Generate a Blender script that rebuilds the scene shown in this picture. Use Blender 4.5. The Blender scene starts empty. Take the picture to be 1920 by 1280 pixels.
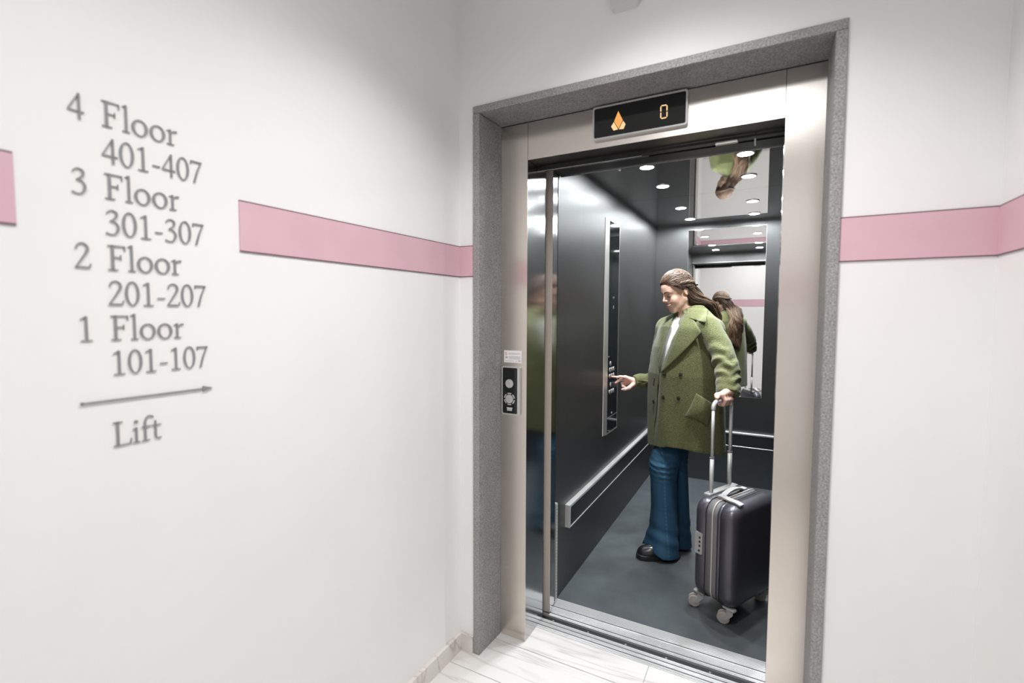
import bpy, bmesh, math, random
import numpy as np
from mathutils import Vector, Matrix

random.seed(7); rng = np.random.RandomState(11)
scene = bpy.context.scene
COL = scene.collection
R_ = math.radians

# ------------------------------------------------------------------ camera, world, lights, exposure
FPX, YAW, PITCH, ROLL = 898.44, 28.2298, -3.307, 0.2105
CAMP = np.array([1.0516, -1.6255, 1.42])
cam_d = bpy.data.cameras.new('camera'); cam = bpy.data.objects.new('camera', cam_d); COL.objects.link(cam)
_y, _p, _r = R_(YAW), R_(PITCH), R_(ROLL)
CF = np.array([-math.sin(_y)*math.cos(_p), math.cos(_y)*math.cos(_p), math.sin(_p)])
_R0 = np.array([math.cos(_y), math.sin(_y), 0.0]); _U0 = np.cross(_R0, CF)
CR = _R0*math.cos(_r) + _U0*math.sin(_r); CU = _U0*math.cos(_r) - _R0*math.sin(_r)
m = Matrix([[CR[i], CU[i], -CF[i], CAMP[i]] for i in range(3)] + [[0, 0, 0, 1]])
cam.matrix_world = m
cam_d.sensor_fit = 'HORIZONTAL'; cam_d.sensor_width = 36.0; cam_d.lens = 36.0*FPX/1920.0
cam_d.clip_start = 0.05
cam_d.dof.use_dof = True; cam_d.dof.focus_distance = 2.65; cam_d.dof.aperture_fstop = 2.2
scene.camera = cam

scene.view_settings.view_transform = 'Standard'
scene.view_settings.look = 'None'
scene.view_settings.exposure = 0.0
scene.view_settings.gamma = 1.0
scene.view_settings.use_curve_mapping = False

w = bpy.data.worlds.new('world'); scene.world = w; w.use_nodes = True
w.node_tree.nodes['Background'].inputs[0].default_value = (0.8, 0.88, 1, 1)
w.node_tree.nodes['Background'].inputs[1].default_value = 0.05

def area(name, loc, rot, sx, sy, power, color, spread=180):
    d = bpy.data.lights.new(name, 'AREA'); d.shape = 'RECTANGLE'; d.size = sx; d.size_y = sy
    d.energy = power; d.color = color; d.spread = R_(spread)
    o = bpy.data.objects.new(name, d); COL.objects.link(o); o.location = loc; o.rotation_euler = rot
    return o
area('hall_ceiling_lamp', (0.85, -1.80, 2.785), (0, 0, 0), 0.50, 0.50, 14.5, (0.955, 0.985, 1.0), 160)
area('hall_ceiling_lamp', (0.74, -0.62, 2.785), (0, 0, 0), 0.20, 0.20, 13, (1, 0.965, 0.935), 108)
DOWNLIGHT_STRENGTH = 430.0; SPOT_POWER = 50.0
scene.cycles.max_bounces = 10
scene.cycles.glossy_bounces = 8
scene.cycles.sample_clamp_indirect = 6.0
scene.cycles.caustics_reflective = False

# ------------------------------------------------------------------ materials
def mat(name, color=(0.8, 0.8, 0.8), rough=0.5, metal=0.0, **kw):
    M = bpy.data.materials.new(name); M.use_nodes = True
    b = M.node_tree.nodes['Principled BSDF']
    b.inputs['Base Color'].default_value = (*color, 1)
    b.inputs['Roughness'].default_value = rough
    b.inputs['Metallic'].default_value = metal
    for k, v in kw.items():
        b.inputs[k.replace('_', ' ')].default_value = v
    return M
def nd(M, t, **kw):
    n = M.node_tree.nodes.new(t)
    for k, v in kw.items():
        if hasattr(n, k): setattr(n, k, v)
        else: n.inputs[k.replace('_', ' ')].default_value = v
    return n
def lk(M, a, b): M.node_tree.links.new(a, b)
def bsdf(M): return M.node_tree.nodes['Principled BSDF']
def coords(M, scale=(1, 1, 1)):
    tc = nd(M, 'ShaderNodeTexCoord'); mp = nd(M, 'ShaderNodeMapping')
    mp.inputs['Scale'].default_value = scale
    lk(M, tc.outputs['Object'], mp.inputs['Vector']); return mp.outputs['Vector']
def noise_color(M, c0, c1, scale=50, detail=4, p0=0.35, p1=0.65, vec=None, bump=0.0, bdist=0.002, rough=0.55):
    n = nd(M, 'ShaderNodeTexNoise'); n.inputs['Scale'].default_value = scale; n.inputs['Detail'].default_value = detail
    n.inputs['Roughness'].default_value = rough
    lk(M, vec if vec is not None else coords(M), n.inputs['Vector'])
    r = nd(M, 'ShaderNodeValToRGB')
    r.color_ramp.elements[0].position = p0; r.color_ramp.elements[0].color = (*c0, 1)
    r.color_ramp.elements[1].position = p1; r.color_ramp.elements[1].color = (*c1, 1)
    lk(M, n.outputs['Fac'], r.inputs['Fac']); lk(M, r.outputs['Color'], bsdf(M).inputs['Base Color'])
    if bump:
        b = nd(M, 'ShaderNodeBump'); b.inputs['Strength'].default_value = bump; b.inputs['Distance'].default_value = bdist
        lk(M, n.outputs['Fac'], b.inputs['Height']); lk(M, b.outputs['Normal'], bsdf(M).inputs['Normal'])
    return r
def vcol(M, mul=None):
    a = nd(M, 'ShaderNodeVertexColor'); a.layer_name = 'tint'
    lk(M, a.outputs['Color'], bsdf(M).inputs['Base Color']); return a

m_wall = mat('wall_paint', (0.84, 0.835, 0.828), 0.75); noise_color(m_wall, (0.83, 0.825, 0.819), (0.85, 0.845, 0.838), 3)
m_ceil = mat('ceiling_paint', (0.85, 0.84, 0.83), 0.8)
m_pink = mat('pink_paint', (0.67, 0.43, 0.485), 0.6); noise_color(m_pink, (0.655, 0.42, 0.475), (0.69, 0.45, 0.505), 6)
m_pinkline = mat('band_edge_line', (0.16, 0.09, 0.10), 0.6)
m_granite = mat('grey_granite', (0.2, 0.2, 0.2), 0.55)
def _granite():
    M = m_granite; v = coords(M)
    n1 = nd(M, 'ShaderNodeTexNoise'); n1.inputs['Scale'].default_value = 190; n1.inputs['Detail'].default_value = 3
    n2 = nd(M, 'ShaderNodeTexNoise'); n2.inputs['Scale'].default_value = 14; n2.inputs['Detail'].default_value = 5
    lk(M, v, n1.inputs['Vector']); lk(M, v, n2.inputs['Vector'])
    ad = nd(M, 'ShaderNodeMath', operation='MULTIPLY_ADD'); ad.inputs[1].default_value = 0.22
    lk(M, n2.outputs['Fac'], ad.inputs[0]); lk(M, n1.outputs['Fac'], ad.inputs[2])
    r = nd(M, 'ShaderNodeValToRGB')
    r.color_ramp.elements[0].position = 0.40; r.color_ramp.elements[0].color = (0.17, 0.17, 0.168, 1)
    r.color_ramp.elements[1].position = 0.84; r.color_ramp.elements[1].color = (0.42, 0.415, 0.41, 1)
    lk(M, ad.outputs[0], r.inputs['Fac']); lk(M, r.outputs['Color'], bsdf(M).inputs['Base Color'])
    b = nd(M, 'ShaderNodeBump'); b.inputs['Strength'].default_value = 0.3; b.inputs['Distance'].default_value = 0.001
    lk(M, n1.outputs['Fac'], b.inputs['Height']); lk(M, b.outputs['Normal'], bsdf(M).inputs['Normal'])
_granite()
def brushed(name, color, rough, aniso=0.6, rot=0.0, grain=0.06, metal=1.0):
    M = mat(name, color, rough, metal)
    bs = bsdf(M); bs.inputs['Anisotropic'].default_value = aniso; bs.inputs['Anisotropic Rotation'].default_value = rot
    t = nd(M, 'ShaderNodeTangent', direction_type='RADIAL', axis='Z'); lk(M, t.outputs[0], bs.inputs['Tangent'])
    v = coords(M, (400, 400, 3))
    n = nd(M, 'ShaderNodeTexNoise'); n.inputs['Scale'].default_value = 1.0; n.inputs['Detail'].default_value = 2
    lk(M, v, n.inputs['Vector'])
    mr = nd(M, 'ShaderNodeMapRange'); mr.inputs['To Min'].default_value = rough-grain; mr.inputs['To Max'].default_value = rough+grain
    lk(M, n.outputs['Fac'], mr.inputs['Value']); lk(M, mr.outputs['Result'], bs.inputs['Roughness'])
    return M
m_steel = brushed('brushed_steel', (0.76, 0.705, 0.655), 0.25, 0.7, grain=0.015)
m_polish = brushed('polished_steel', (0.50, 0.505, 0.505), 0.15, 0.5, grain=0.04)
m_darksteel = mat('dark_steel', (0.16, 0.15, 0.14), 0.32, 1.0)
m_cabin = brushed('dark_brushed_panel', (0.19, 0.19, 0.19), 0.46, 0.75, 0.0, grain=0.05)
m_cabback = brushed('dark_brushed_back_panel', (0.18, 0.182, 0.184), 0.46, 0.75, 0.0, grain=0.05)
m_carceil = mat('polished_dark_ceiling', (0.80, 0.80, 0.80), 0.025, 1.0)
m_mirror = mat('mirror_glass', (0.93, 0.93, 0.92), 0.0, 1.0)
m_black = mat('black_plastic', (0.012, 0.013, 0.014), 0.35)
m_glossblack = mat('black_glass', (0.008, 0.010, 0.010), 0.06)
m_darkgap = mat('dark_shaft', (0.010, 0.012, 0.012), 0.6)
m_alu = mat('aluminium', (0.78, 0.78, 0.77), 0.28, 1.0)
m_railalu = mat('satin_aluminium', (0.60, 0.60, 0.59), 0.4, 0.6)
m_sill = brushed('ribbed_aluminium', (0.82, 0.82, 0.82), 0.38, 0.3, metal=0.7)
m_silver = mat('silver_plastic', (0.62, 0.62, 0.60), 0.35, 0.6)
m_rubber = mat('dark_rubber_floor', (0.045, 0.052, 0.057), 0.42)
noise_color(m_rubber, (0.050, 0.058, 0.063), (0.068, 0.077, 0.083), 9, 5, bump=0.12, bdist=0.001)
m_white = mat('white_plastic', (0.66, 0.66, 0.65), 0.5)
m_letter = mat('grey_letter', (0.27, 0.27, 0.28), 0.5, 0.15)
m_tile = mat('marble_tile', (0.8, 0.78, 0.76), 0.22)
def _marble(M, c0, c1):
    v = coords(M, (0.40, 4.6, 1))
    n = nd(M, 'ShaderNodeTexNoise'); n.inputs['Scale'].default_value = 1.7; n.inputs['Detail'].default_value = 6
    n.inputs['Distortion'].default_value = 0.7; lk(M, v, n.inputs['Vector'])
    # thin veins where the noise crosses 0.5
    s = nd(M, 'ShaderNodeMath', operation='SUBTRACT'); s.inputs[1].default_value = 0.5; lk(M, n.outputs['Fac'], s.inputs[0])
    a = nd(M, 'ShaderNodeMath', operation='ABSOLUTE'); lk(M, s.outputs[0], a.inputs[0])
    r = nd(M, 'ShaderNodeValToRGB')
    r.color_ramp.elements[0].position = 0.0; r.color_ramp.elements[0].color = (*c0, 1)
    r.color_ramp.elements[1].position = 0.03; r.color_ramp.elements[1].color = (*c1, 1)
    e = r.color_ramp.elements.new(0.012); e.color = tuple((c0[i]*0.35+c1[i]*0.65) for i in range(3)) + (1,)
    lk(M, a.outputs[0], r.inputs['Fac']); lk(M, r.outputs['Color'], bsdf(M).inputs['Base Color'])
_marble(m_tile, (0.54, 0.515, 0.495), (0.70, 0.68, 0.66))
m_grout = mat('tile_grout', (0.42, 0.39, 0.37), 0.8)
m_base = mat('marble_baseboard', (0.7, 0.66, 0.63), 0.3); _marble(m_base, (0.50, 0.46, 0.43), (0.70, 0.665, 0.635))
def emit(name, color, strength):
    M = bpy.data.materials.new(name); M.use_nodes = True; nt = M.node_tree; nt.nodes.clear()
    e = nt.nodes.new('ShaderNodeEmission'); e.inputs[0].default_value = (*color, 1); e.inputs[1].default_value = strength
    o = nt.nodes.new('ShaderNodeOutputMaterial'); nt.links.new(e.outputs[0], o.inputs[0]); return M
m_lamp = emit('downlight_led', (0.93, 0.975, 1.0), DOWNLIGHT_STRENGTH)
m_amber = emit('amber_led', (1.0, 0.43, 0.12), 1.05)
m_amber2 = emit('bright_amber_led', (1.0, 0.66, 0.34), 1.1)
m_redprint = mat('red_print', (0.55, 0.10, 0.12), 0.6)
m_greyprint = mat('grey_print', (0.42, 0.42, 0.42), 0.6)

# ------------------------------------------------------------------ mesh helpers
def link(name, me, M=None, parent=None, smooth=False):
    o = bpy.data.objects.new(name, me); COL.objects.link(o)
    if M: me.materials.append(M)
    if parent: o.parent = parent
    if smooth:
        me.polygons.foreach_set('use_smooth', [True]*len(me.polygons))
    return o
def from_arrays(name, V, Fc, M=None, parent=None, smooth=True, col=None):
    me = bpy.data.meshes.new(name)
    me.from_pydata([tuple(map(float, v)) for v in V], [], [tuple(map(int, f)) for f in Fc]); me.update()
    if col is not None:
        a = me.color_attributes.new('tint', 'FLOAT_COLOR', 'POINT')
        c4 = np.ones((len(V), 4), np.float32); c4[:, :3] = col
        a.data.foreach_set('color', c4.ravel())
    return link(name, me, M, parent, smooth)
def from_bm(name, bm, M=None, parent=None, smooth=False):
    bmesh.ops.recalc_face_normals(bm, faces=bm.faces[:])
    me = bpy.data.meshes.new(name); bm.to_mesh(me); bm.free()
    return link(name, me, M, parent, smooth)
def bbox(bm, x0, x1, y0, y1, z0, z1, bev=0.0, seg=1):
    r = bmesh.ops.create_cube(bm, size=1.0, matrix=Matrix.Translation(((x0+x1)/2, (y0+y1)/2, (z0+z1)/2)) @ Matrix.Diagonal((x1-x0, y1-y0, z1-z0, 1)))
    if bev > 0:
        es = list({e for v in r['verts'] for e in v.link_edges})
        bmesh.ops.bevel(bm, geom=es, offset=bev, segments=seg, affect='EDGES', profile=0.5)
def box(name, x0, x1, y0, y1, z0, z1, M, parent=None, bev=0.0, seg=1):
    bm = bmesh.new(); bbox(bm, x0, x1, y0, y1, z0, z1, bev, seg); return from_bm(name, bm, M, parent)
def prism(bm, pts, ax, d0, d1):
    """extrude a 2D polygon; ax = axis of extrusion, pts in the other two axes"""
    def P(a, b, d):
        return {'x': (d, a, b), 'y': (a, d, b), 'z': (a, b, d)}[ax]
    v0 = [bm.verts.new(P(a, b, d0)) for a, b in pts]; v1 = [bm.verts.new(P(a, b, d1)) for a, b in pts]
    n = len(pts)
    bm.faces.new(v0[::-1]); bm.faces.new(v1)
    for i in range(n): bm.faces.new((v0[i], v0[(i+1) % n], v1[(i+1) % n], v1[i]))
def rrect(x0, x1, z0, z1, r, n=5):
    out = []
    for cx, cz, a0 in ((x1-r, z1-r, 0), (x0+r, z1-r, 90), (x0+r, z0+r, 180), (x1-r, z0+r, 270)):
        for i in range(n+1):
            a = R_(a0+90*i/n); out.append((cx+r*math.cos(a), cz+r*math.sin(a)))
    return out
def ring_pts(cx, cz, r, n=24): return [(cx+r*math.cos(2*math.pi*i/n), cz+r*math.sin(2*math.pi*i/n)) for i in range(n)]
def annulus(bm, outer, inner, ax, d0, d1):
    def P(a, b, d): return {'x': (d, a, b), 'y': (a, d, b), 'z': (a, b, d)}[ax]
    n = len(outer)
    A = [[bm.verts.new(P(a, b, d)) for a, b in L] for L in (outer, inner) for d in (d0, d1)]
    o0, o1, i0, i1 = A
    for k in range(n):
        q = (k+1) % n
        bm.faces.new((o0[k], o0[q], o1[q], o1[k])); bm.faces.new((i0[q], i0[k], i1[k], i1[q]))
        bm.faces.new((o1[k], o1[q], i1[q], i1[k])); bm.faces.new((o0[q], o0[k], i0[k], i0[q]))
def tube(bm, pts, rad, n=10, cap=True):
    pts = [Vector(p) for p in pts]; rad = rad if hasattr(rad, '__len__') else [rad]*len(pts)
    prev = None; rings = []
    for i, p in enumerate(pts):
        t = (pts[min(i+1, len(pts)-1)] - pts[max(i-1, 0)]).normalized()
        if prev is None:
            a = Vector((0, 0, 1)) if abs(t.z) < 0.9 else Vector((1, 0, 0))
            u = t.cross(a).normalized()
        else: u = (prev - t*prev.dot(t)).normalized()
        prev = u; v = t.cross(u)
        rings.append([bm.verts.new(p + (u*math.cos(2*math.pi*k/n) + v*math.sin(2*math.pi*k/n))*rad[i]) for k in range(n)])
    for A, B in zip(rings, rings[1:]):
        for k in range(n): bm.faces.new((A[k], A[(k+1) % n], B[(k+1) % n], B[k]))
    if cap: bm.faces.new(rings[0][::-1]); bm.faces.new(rings[-1])
def empty(name, loc=(0, 0, 0), rz=0.0):
    o = bpy.data.objects.new(name, None); COL.objects.link(o); o.location = loc; o.rotation_euler = (0, 0, rz)
    o.empty_display_size = 0.1; return o
def tag(o, label=None, cat=None, group=None, kind=None):
    if label: o['label'] = label
    if cat: o['category'] = cat
    if group: o['group'] = group
    if kind: o['kind'] = kind
    return o
def struct(o, label=None): return tag(o, label, kind='structure')

# ------------------------------------------------------------------ the hallway
HZ = 2.80; YB = -2.60; XR = 1.548; XL0, KL = -0.0688, 0.0201
def xl(y): return XL0 + KL*y
W_FR = 1.2181; H_FR = 2.2295; YW = 0.008           # granite surround outer size, wall plane
B0, B1 = 1.5685, 1.6921                             # pink band
# left wall
bm = bmesh.new(); prism(bm, [(xl(YB), YB), (xl(0.3), 0.3), (xl(0.3)-0.12, 0.3), (xl(YB)-0.12, YB)], 'z', 0, HZ)
struct(from_bm('wall_left', bm, m_wall), 'white hallway wall carrying the floor directory lettering')
struct(box('wall_front', xl(0)-0.05, 0.0, YW, 0.30, 0, HZ, m_wall), 'narrow white wall strip left of the lift doorway')
struct(box('wall_front', W_FR, XR+0.1, YW, 0.30, 0, HZ, m_wall), 'white wall right of the lift doorway')
struct(box('wall_front', 0.0, W_FR, YW, 0.30, H_FR, HZ, m_wall), 'white wall above the lift doorway')
struct(box('wall_right', XR, XR+0.12, YB, 0.3, 0, HZ, m_wall), 'white side wall at the right edge')
struct(box('wall_back', xl(YB)-0.12, XR+0.12, YB-0.12, YB, 0, HZ, m_wall), 'white wall opposite the lift, seen in its mirror')
struct(box('ceiling', xl(YB)-0.12, XR+0.12, YB-0.12, 0.3, HZ, HZ+0.1, m_ceil), 'white hallway ceiling')
# floor and tiles
SILL0, SILL1, CSILL0, CSILL1 = 0.279, 0.351, 0.386, 0.527
fl = struct(box('floor', xl(YB)-0.12, XR+0.12, YB-0.12, SILL0, -0.12, -0.0025, m_grout), 'pale marble plank floor with thin joints')
rows = [(0.1265, SILL0)]
y = 0.1235
while y > YB: rows.append((max(y-0.2075, YB), y)); y -= 0.2105
row_cut = [0.664, 1.25, 0.31, 0.94, 0.05, 0.62]
for i, (ya, yb) in enumerate(rows):
    c = row_cut[i % 6]; x0 = xl(ya)-0.0; cuts = [x0, c, c+0.9 if c+0.9 < XR-0.05 else XR, XR]
    for a, b in zip(cuts, cuts[1:]):
        if b-a > 0.06:
            t = box('tile', a+0.0012, b-0.0012, ya, yb, -0.012, 0.0, m_tile, fl, 0.0008)
# baseboards
bh, bt = 0.072, 0.014
def base_l(y0, y1):
    bm = bmesh.new(); prism(bm, [(xl(y0), y0), (xl(y0)+bt, y0), (xl(y1)+bt, y1), (xl(y1), y1)], 'z', 0, bh); return bm
struct(from_bm('baseboard_left', base_l(YB, YW), m_base), 'beige stone baseboard along the left wall')
struct(box('baseboard_front', xl(0)+bt, -0.0005, YW-bt, YW, 0, bh, m_base), 'short beige stone baseboard beside the door surround')
struct(box('baseboard_right', W_FR+0.0005, XR-bt, YW-bt, YW, 0, bh, m_base), 'beige stone baseboard right of the door surround')
struct(box('baseboard_side', XR-bt, XR, YB+bt, YW, 0, bh, m_base), 'beige stone baseboard along the right wall')
struct(box('baseboard_back', xl(YB)+bt, XR, YB, YB+bt, 0, bh, m_base), 'beige stone baseboard opposite the lift')
# pink band pieces, each with a dark line along its top and bottom edge
def band(n, poly, label):
    bm = bmesh.new(); prism(bm, poly, 'z', B0+0.003, B1-0.003); o = from_bm('trim_%d' % n, bm, m_pink); struct(o, label)
    c = (sum(p[0] for p in poly)/4, sum(p[1] for p in poly)/4)
    for z0, z1 in ((B0, B0+0.003), (B1-0.003, B1)):
        bm = bmesh.new(); prism(bm, poly, 'z', z0, z1); from_bm('edge_line', bm, m_pinkline, o)
bt2 = 0.003
def lpoly(y0, y1): return [(xl(y0)-0.002, y0), (xl(y0)+bt2, y0), (xl(y1)+bt2, y1), (xl(y1)-0.002, y1)]
band(1, lpoly(YB, -1.295), 'end of the pink wall band left of the lettering')
band(2, lpoly(-0.904, YW), 'pink wall band between the lettering and the corner')
def fpoly(x0, x1, y0, y1): return [(x0, y0), (x1, y0), (x1, y1), (x0, y1)]
band(3, fpoly(xl(0)+bt2, -0.0004, YW-bt2, YW+0.002), 'short pink band piece beside the granite surround')
band(4, fpoly(W_FR+0.0004, XR-bt2, YW-bt2, YW+0.002), 'pink wall band right of the lift doorway')
band(5, fpoly(XR-bt2, XR+0.002, YB+bt2, YW-0.0005), 'pink wall band turning along the right wall')
band(6, fpoly(xl(YB)+bt2, XR-bt2-0.0005, YB-0.002, YB+bt2), 'pink wall band opposite the lift')

# ------------------------------------------------------------------ granite surround
D1 = 0.1665                                          # depth of the steel front behind the hallway wall
sur = tag(empty('door_surround', (0, 0, 0)), 'grey granite surround framing the lift doorway', 'door frame')
fw = 0.0285
for s in (0, 1):
    bm = bmesh.new()
    if s == 0: bbox(bm, 0, fw, 0, D1+0.06, 0, H_FR-fw, 0.0015)
    else: bbox(bm, W_FR-fw, W_FR, 0, D1+0.06, 0, H_FR-fw, 0.0015)
    # bevelled reveal: inner edge steps slightly inwards with depth
    if s == 0: prism(bm, [(fw-0.002, 0.004), (fw+0.0005, 0.004), (0.0365, D1), (fw-0.002, D1)], 'z', 0, H_FR-fw-0.003)
    else: prism(bm, [(W_FR-fw+0.002, 0.004), (W_FR-fw+0.002, D1), (1.1860, D1), (W_FR-fw-0.0005, 0.004)], 'z', 0, H_FR-fw-0.003)
    from_bm('jamb', bm, m_granite, sur)
bm = bmesh.new(); bbox(bm, 0, W_FR, 0, D1+0.06, H_FR-fw+0.0008, H_FR, 0.0015)
from_bm('lintel', bm, m_granite, sur)

# ------------------------------------------------------------------ steel lift front
XA, XB_, XC_, XJ = 0.0365, 0.1595, 1.0767, 1.1860
ZT = 2.048
front = tag(empty('lift_front', (0, D1, 0)), 'brushed steel lift front with two side panels and a header', 'lift door frame')
front_o = (0, -D1, 0)
def fpart(name, bm, M):
    o = from_bm(name, bm, M, front); o.location = front_o; return o
bm = bmesh.new(); bbox(bm, XA+0.0003, XB_, D1, D1+0.0025, 0.001, 2.197, 0.0); fpart('side_panel', bm, m_steel)
bm = bmesh.new(); bbox(bm, XC_, XJ-0.0003, D1, D1+0.0025, 0.001, 2.197, 0.0); fpart('side_panel', bm, m_steel)
bm = bmesh.new(); bbox(bm, XB_+0.0015, XC_-0.0015, D1, D1+0.0025, ZT, 2.197, 0.0); fpart('header_panel', bm, m_steel)
bm = bmesh.new(); bbox(bm, XB_-0.003, XB_, D1+0.0026, 0.345, 0.001, ZT-0.001); fpart('reveal', bm, m_polish)
bm = bmesh.new(); bbox(bm, XC_, XC_+0.003, D1+0.0026, 0.345, 0.001, ZT-0.001); fpart('reveal', bm, m_polish)
bm = bmesh.new(); bbox(bm, XB_+0.0015, XC_-0.0015, D1+0.0026, 0.262, ZT, ZT+0.003); fpart('header_soffit', bm, m_darksteel)
# shaft wall behind, so that nothing is open
bm = bmesh.new()
bbox(bm, -0.02, XB_-0.004, D1+0.003, 0.36, 0, 2.5); bbox(bm, XC_+0.004, 1.25, D1+0.003, 0.36, 0, 2.5)
bbox(bm, -0.02, 1.25, D1+0.004, 0.2, 2.06, 2.5); bbox(bm, -0.02, 1.25, 0.34, 0.36, ZT+0.06, 2.5)
struct(from_bm('trim_7', bm, m_darkgap), 'dark lift shaft lining behind the steel front')

# landing door (slid open to the left) and its header gear
d1 = struct(empty('door_1', (0, 0.3, 0)), 'landing door panels slid back into the left of the frame')
def dpart(name, bm, M, par, off): o = from_bm(name, bm, M, par); o.location = off; return o
bm = bmesh.new(); bbox(bm, -0.02, XB_-0.0035, 0.353, 0.360, 0.004, ZT); dpart('door_seal', bm, m_black, d1, (0, -0.3, 0))
bm = bmesh.new(); bbox(bm, XB_, XC_, 0.268, 0.300, 2.037, 2.046); bbox(bm, XB_, 0.60, 0.264, 0.268, 2.028, 2.047); dpart('hanger_rail', bm, m_black, d1, (0, -0.3, 0))
bm = bmesh.new(); bbox(bm, XB_, 0.60, 0.2632, 0.268, 2.0262, 2.0278); dpart('rail_edge', bm, m_alu, d1, (0, -0.3, 0))
bm = bmesh.new(); bbox(bm, XB_, XC_, 0.300, 0.345, 2.06, 2.10); dpart('door_track', bm, m_black, d1, (0, -0.3, 0))
bm = bmesh.new(); bbox(bm, 0.86, 0.935, 0.262, 0.285, 2.027, 2.036, 0.002); dpart('track_bracket', bm, m_alu, d1, (0, -0.3, 0))
bm = bmesh.new(); bbox(bm, 0.985, 0.99, 0.29, 0.32, 2.02, 2.06); dpart('track_stop', bm, m_alu, d1, (0, -0.3, 0))
# car door (slid open), leading edge seen between the two door lines
d2 = struct(empty('door_2', (0, 0.42, 0)), 'car door edge standing open at the left of the doorway')
bm = bmesh.new(); bbox(bm, 0.02, 0.176, 0.390, 0.424, 0.010, 2.062, 0.0012); bbox(bm, 0.140, 0.158, 0.3885, 0.3905, 0.010, 2.062); dpart('door_panel', bm, mat('satin_steel_edge', (0.62, 0.55, 0.49), 0.45, 0.3), d2, (0, -0.42, 0))
bm = bmesh.new(); bbox(bm, 0.1761, 0.1768, 0.391, 0.4235, 0.012, 2.06); dpart('leading_edge', bm, m_polish, d2, (0, -0.42, 0))
bm = bmesh.new(); bbox(bm, 0.02, 0.166, 0.430, 0.470, 0.010, 2.062, 0.001); dpart('door_panel', bm, m_polish, d2, (0, -0.42, 0))
bm = bmesh.new()
bbox(bm, 0.150, 0.168, 0.480, 0.500, 0.02, 0.50)
for k in range(30): bbox(bm, 0.168, 0.1695, 0.483, 0.497, 0.028+k*0.0158, 0.028+k*0.0158+0.008)
dpart('safety_strip', bm, m_silver, d2, (0, -0.42, 0))
bm = bmesh.new(); bbox(bm, 0.16, 1.10, 0.392, 0.46, 2.066, 2.20); bbox(bm, 0.60, 1.10, 0.386, 0.392, 2.058, 2.10); dpart('door_header', bm, m_black, d2, (0, -0.42, 0))
bm = bmesh.new(); bbox(bm, 0.16, 0.60, 0.384, 0.3915, 2.064, 2.078); dpart('header_lip', bm, m_black, d2, (0, -0.42, 0))
bm = bmesh.new(); bbox(bm, 0.16, 0.60, 0.3835, 0.3915, 2.0622, 2.0638); dpart('lip_edge', bm, m_alu, d2, (0, -0.42, 0))
bm = bmesh.new(); bbox(bm, 0.16, 1.10, 0.470, 0.5185, 2.070, 2.079); dpart('header_cover', bm, m_black, d2, (0, -0.42, 0))
bm = bmesh.new(); bbox(bm, 0.16, 1.10, 0.519, 0.5232, 2.066, 2.079); dpart('cover_edge', bm, m_alu, d2, (0, -0.42, 0))

# sills
def sill(name, y0, y1, ribs, label, x0=XB_-0.02, x1=XC_+0.002):
    bm = bmesh.new(); cuts = [y0] + [r for a in ribs for r in a] + [y1]
    prof = [(y0, -0.03)]; prof.append((y0, 0.0))
    for a, b in ribs:
        dp = 0.025 if b-a > 0.005 else 0.004
        prof += [(a, 0.0), (a+0.0006, -dp), (b-0.0006, -dp), (b, 0.0)]
    prof += [(y1, 0.0), (y1, -0.03)]
    v0 = [bm.verts.new((x0, a, b)) for a, b in prof]; v1 = [bm.verts.new((x1, a, b)) for a, b in prof]
    for k in range(len(prof)-1): bm.faces.new((v0[k], v0[k+1], v1[k+1], v1[k]))
    bm.faces.new((v0[-1], v0[0], v1[0], v1[-1]))
    o = from_bm(name, bm, m_sill); o.location = (0, 0, 0.0005); tag(o, label, 'sill'); return o
sill('door_sill', SILL0+0.001, SILL1, [(0.286+0.006*i, 0.2885+0.006*i) for i in range(2)] + [(0.300, 0.3085)] + [(0.312+0.0055*i, 0.3145+0.0055*i) for i in range(2)] + [(0.326, 0.3345)] + [(0.3395, 0.342)],
     'ribbed aluminium landing sill next to the marble floor')
sill('door_sill', CSILL0, CSILL1, [(0.391, 0.394), (0.402, 0.4105)] + [(0.415+0.0062*i, 0.4175+0.0062*i) for i in range(6)] + [(0.456, 0.4645)] + [(0.470+0.0095*i, 0.473+0.0095*i) for i in range(6)],
     'wide ribbed aluminium car sill in front of the dark lift floor')
o = box('sill_gap', XB_-0.02, XC_+0.06, SILL1+0.0003, CSILL0-0.0003, -0.05, -0.010, m_black); tag(o, kind='structure')
o.name = 'trim_8'; o['label'] = 'dark running gap between the two door sills'
for k in range(6):
    bm = bmesh.new(); prism(bm, ring_pts(0.205+0.17*k, 0.369, 0.0042, 10), 'z', -0.0095, -0.0075); from_bm('screw', bm, m_alu, o)

# ------------------------------------------------------------------ lift car shell
CX0, CX1, CY0, CY1, CZ = 0.156, 1.240, 0.527, 2.725, 2.18
struct(box('wall_car_left', CX0-0.03, CX0, CY0-0.003, CY1+0.03, 0, CZ+0.05, m_cabin), 'dark brushed left wall of the lift car')
struct(box('wall_car_right', CX1, CX1+0.03, CY0-0.003, CY1+0.03, 0, CZ+0.05, m_cabin), 'dark brushed right wall of the lift car')
struct(box('wall_car_back', CX0, CX1, CY1, CY1+0.03, 0, CZ+0.05, m_cabback), 'dark brushed back wall of the lift car')
bm = bmesh.new(); bbox(bm, XC_+0.02, CX1+0.03, 0.47, CY0-0.0035, 0, CZ+0.05); bbox(bm, 0.10, XC_+0.019, 0.47, CY0-0.0035, 2.080, CZ+0.05); bbox(bm, 0.10, CX0, 0.502, CY0-0.0035, 0, 2.0799)
struct(from_bm('wall_car_front', bm, m_cabin), 'dark return panels beside the lift car doorway')
o = struct(box('floor_car', CX0, CX1, CY0, CY1, -0.03, 0.0, m_rubber), 'dark grey rubber floor of the lift car')
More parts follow.
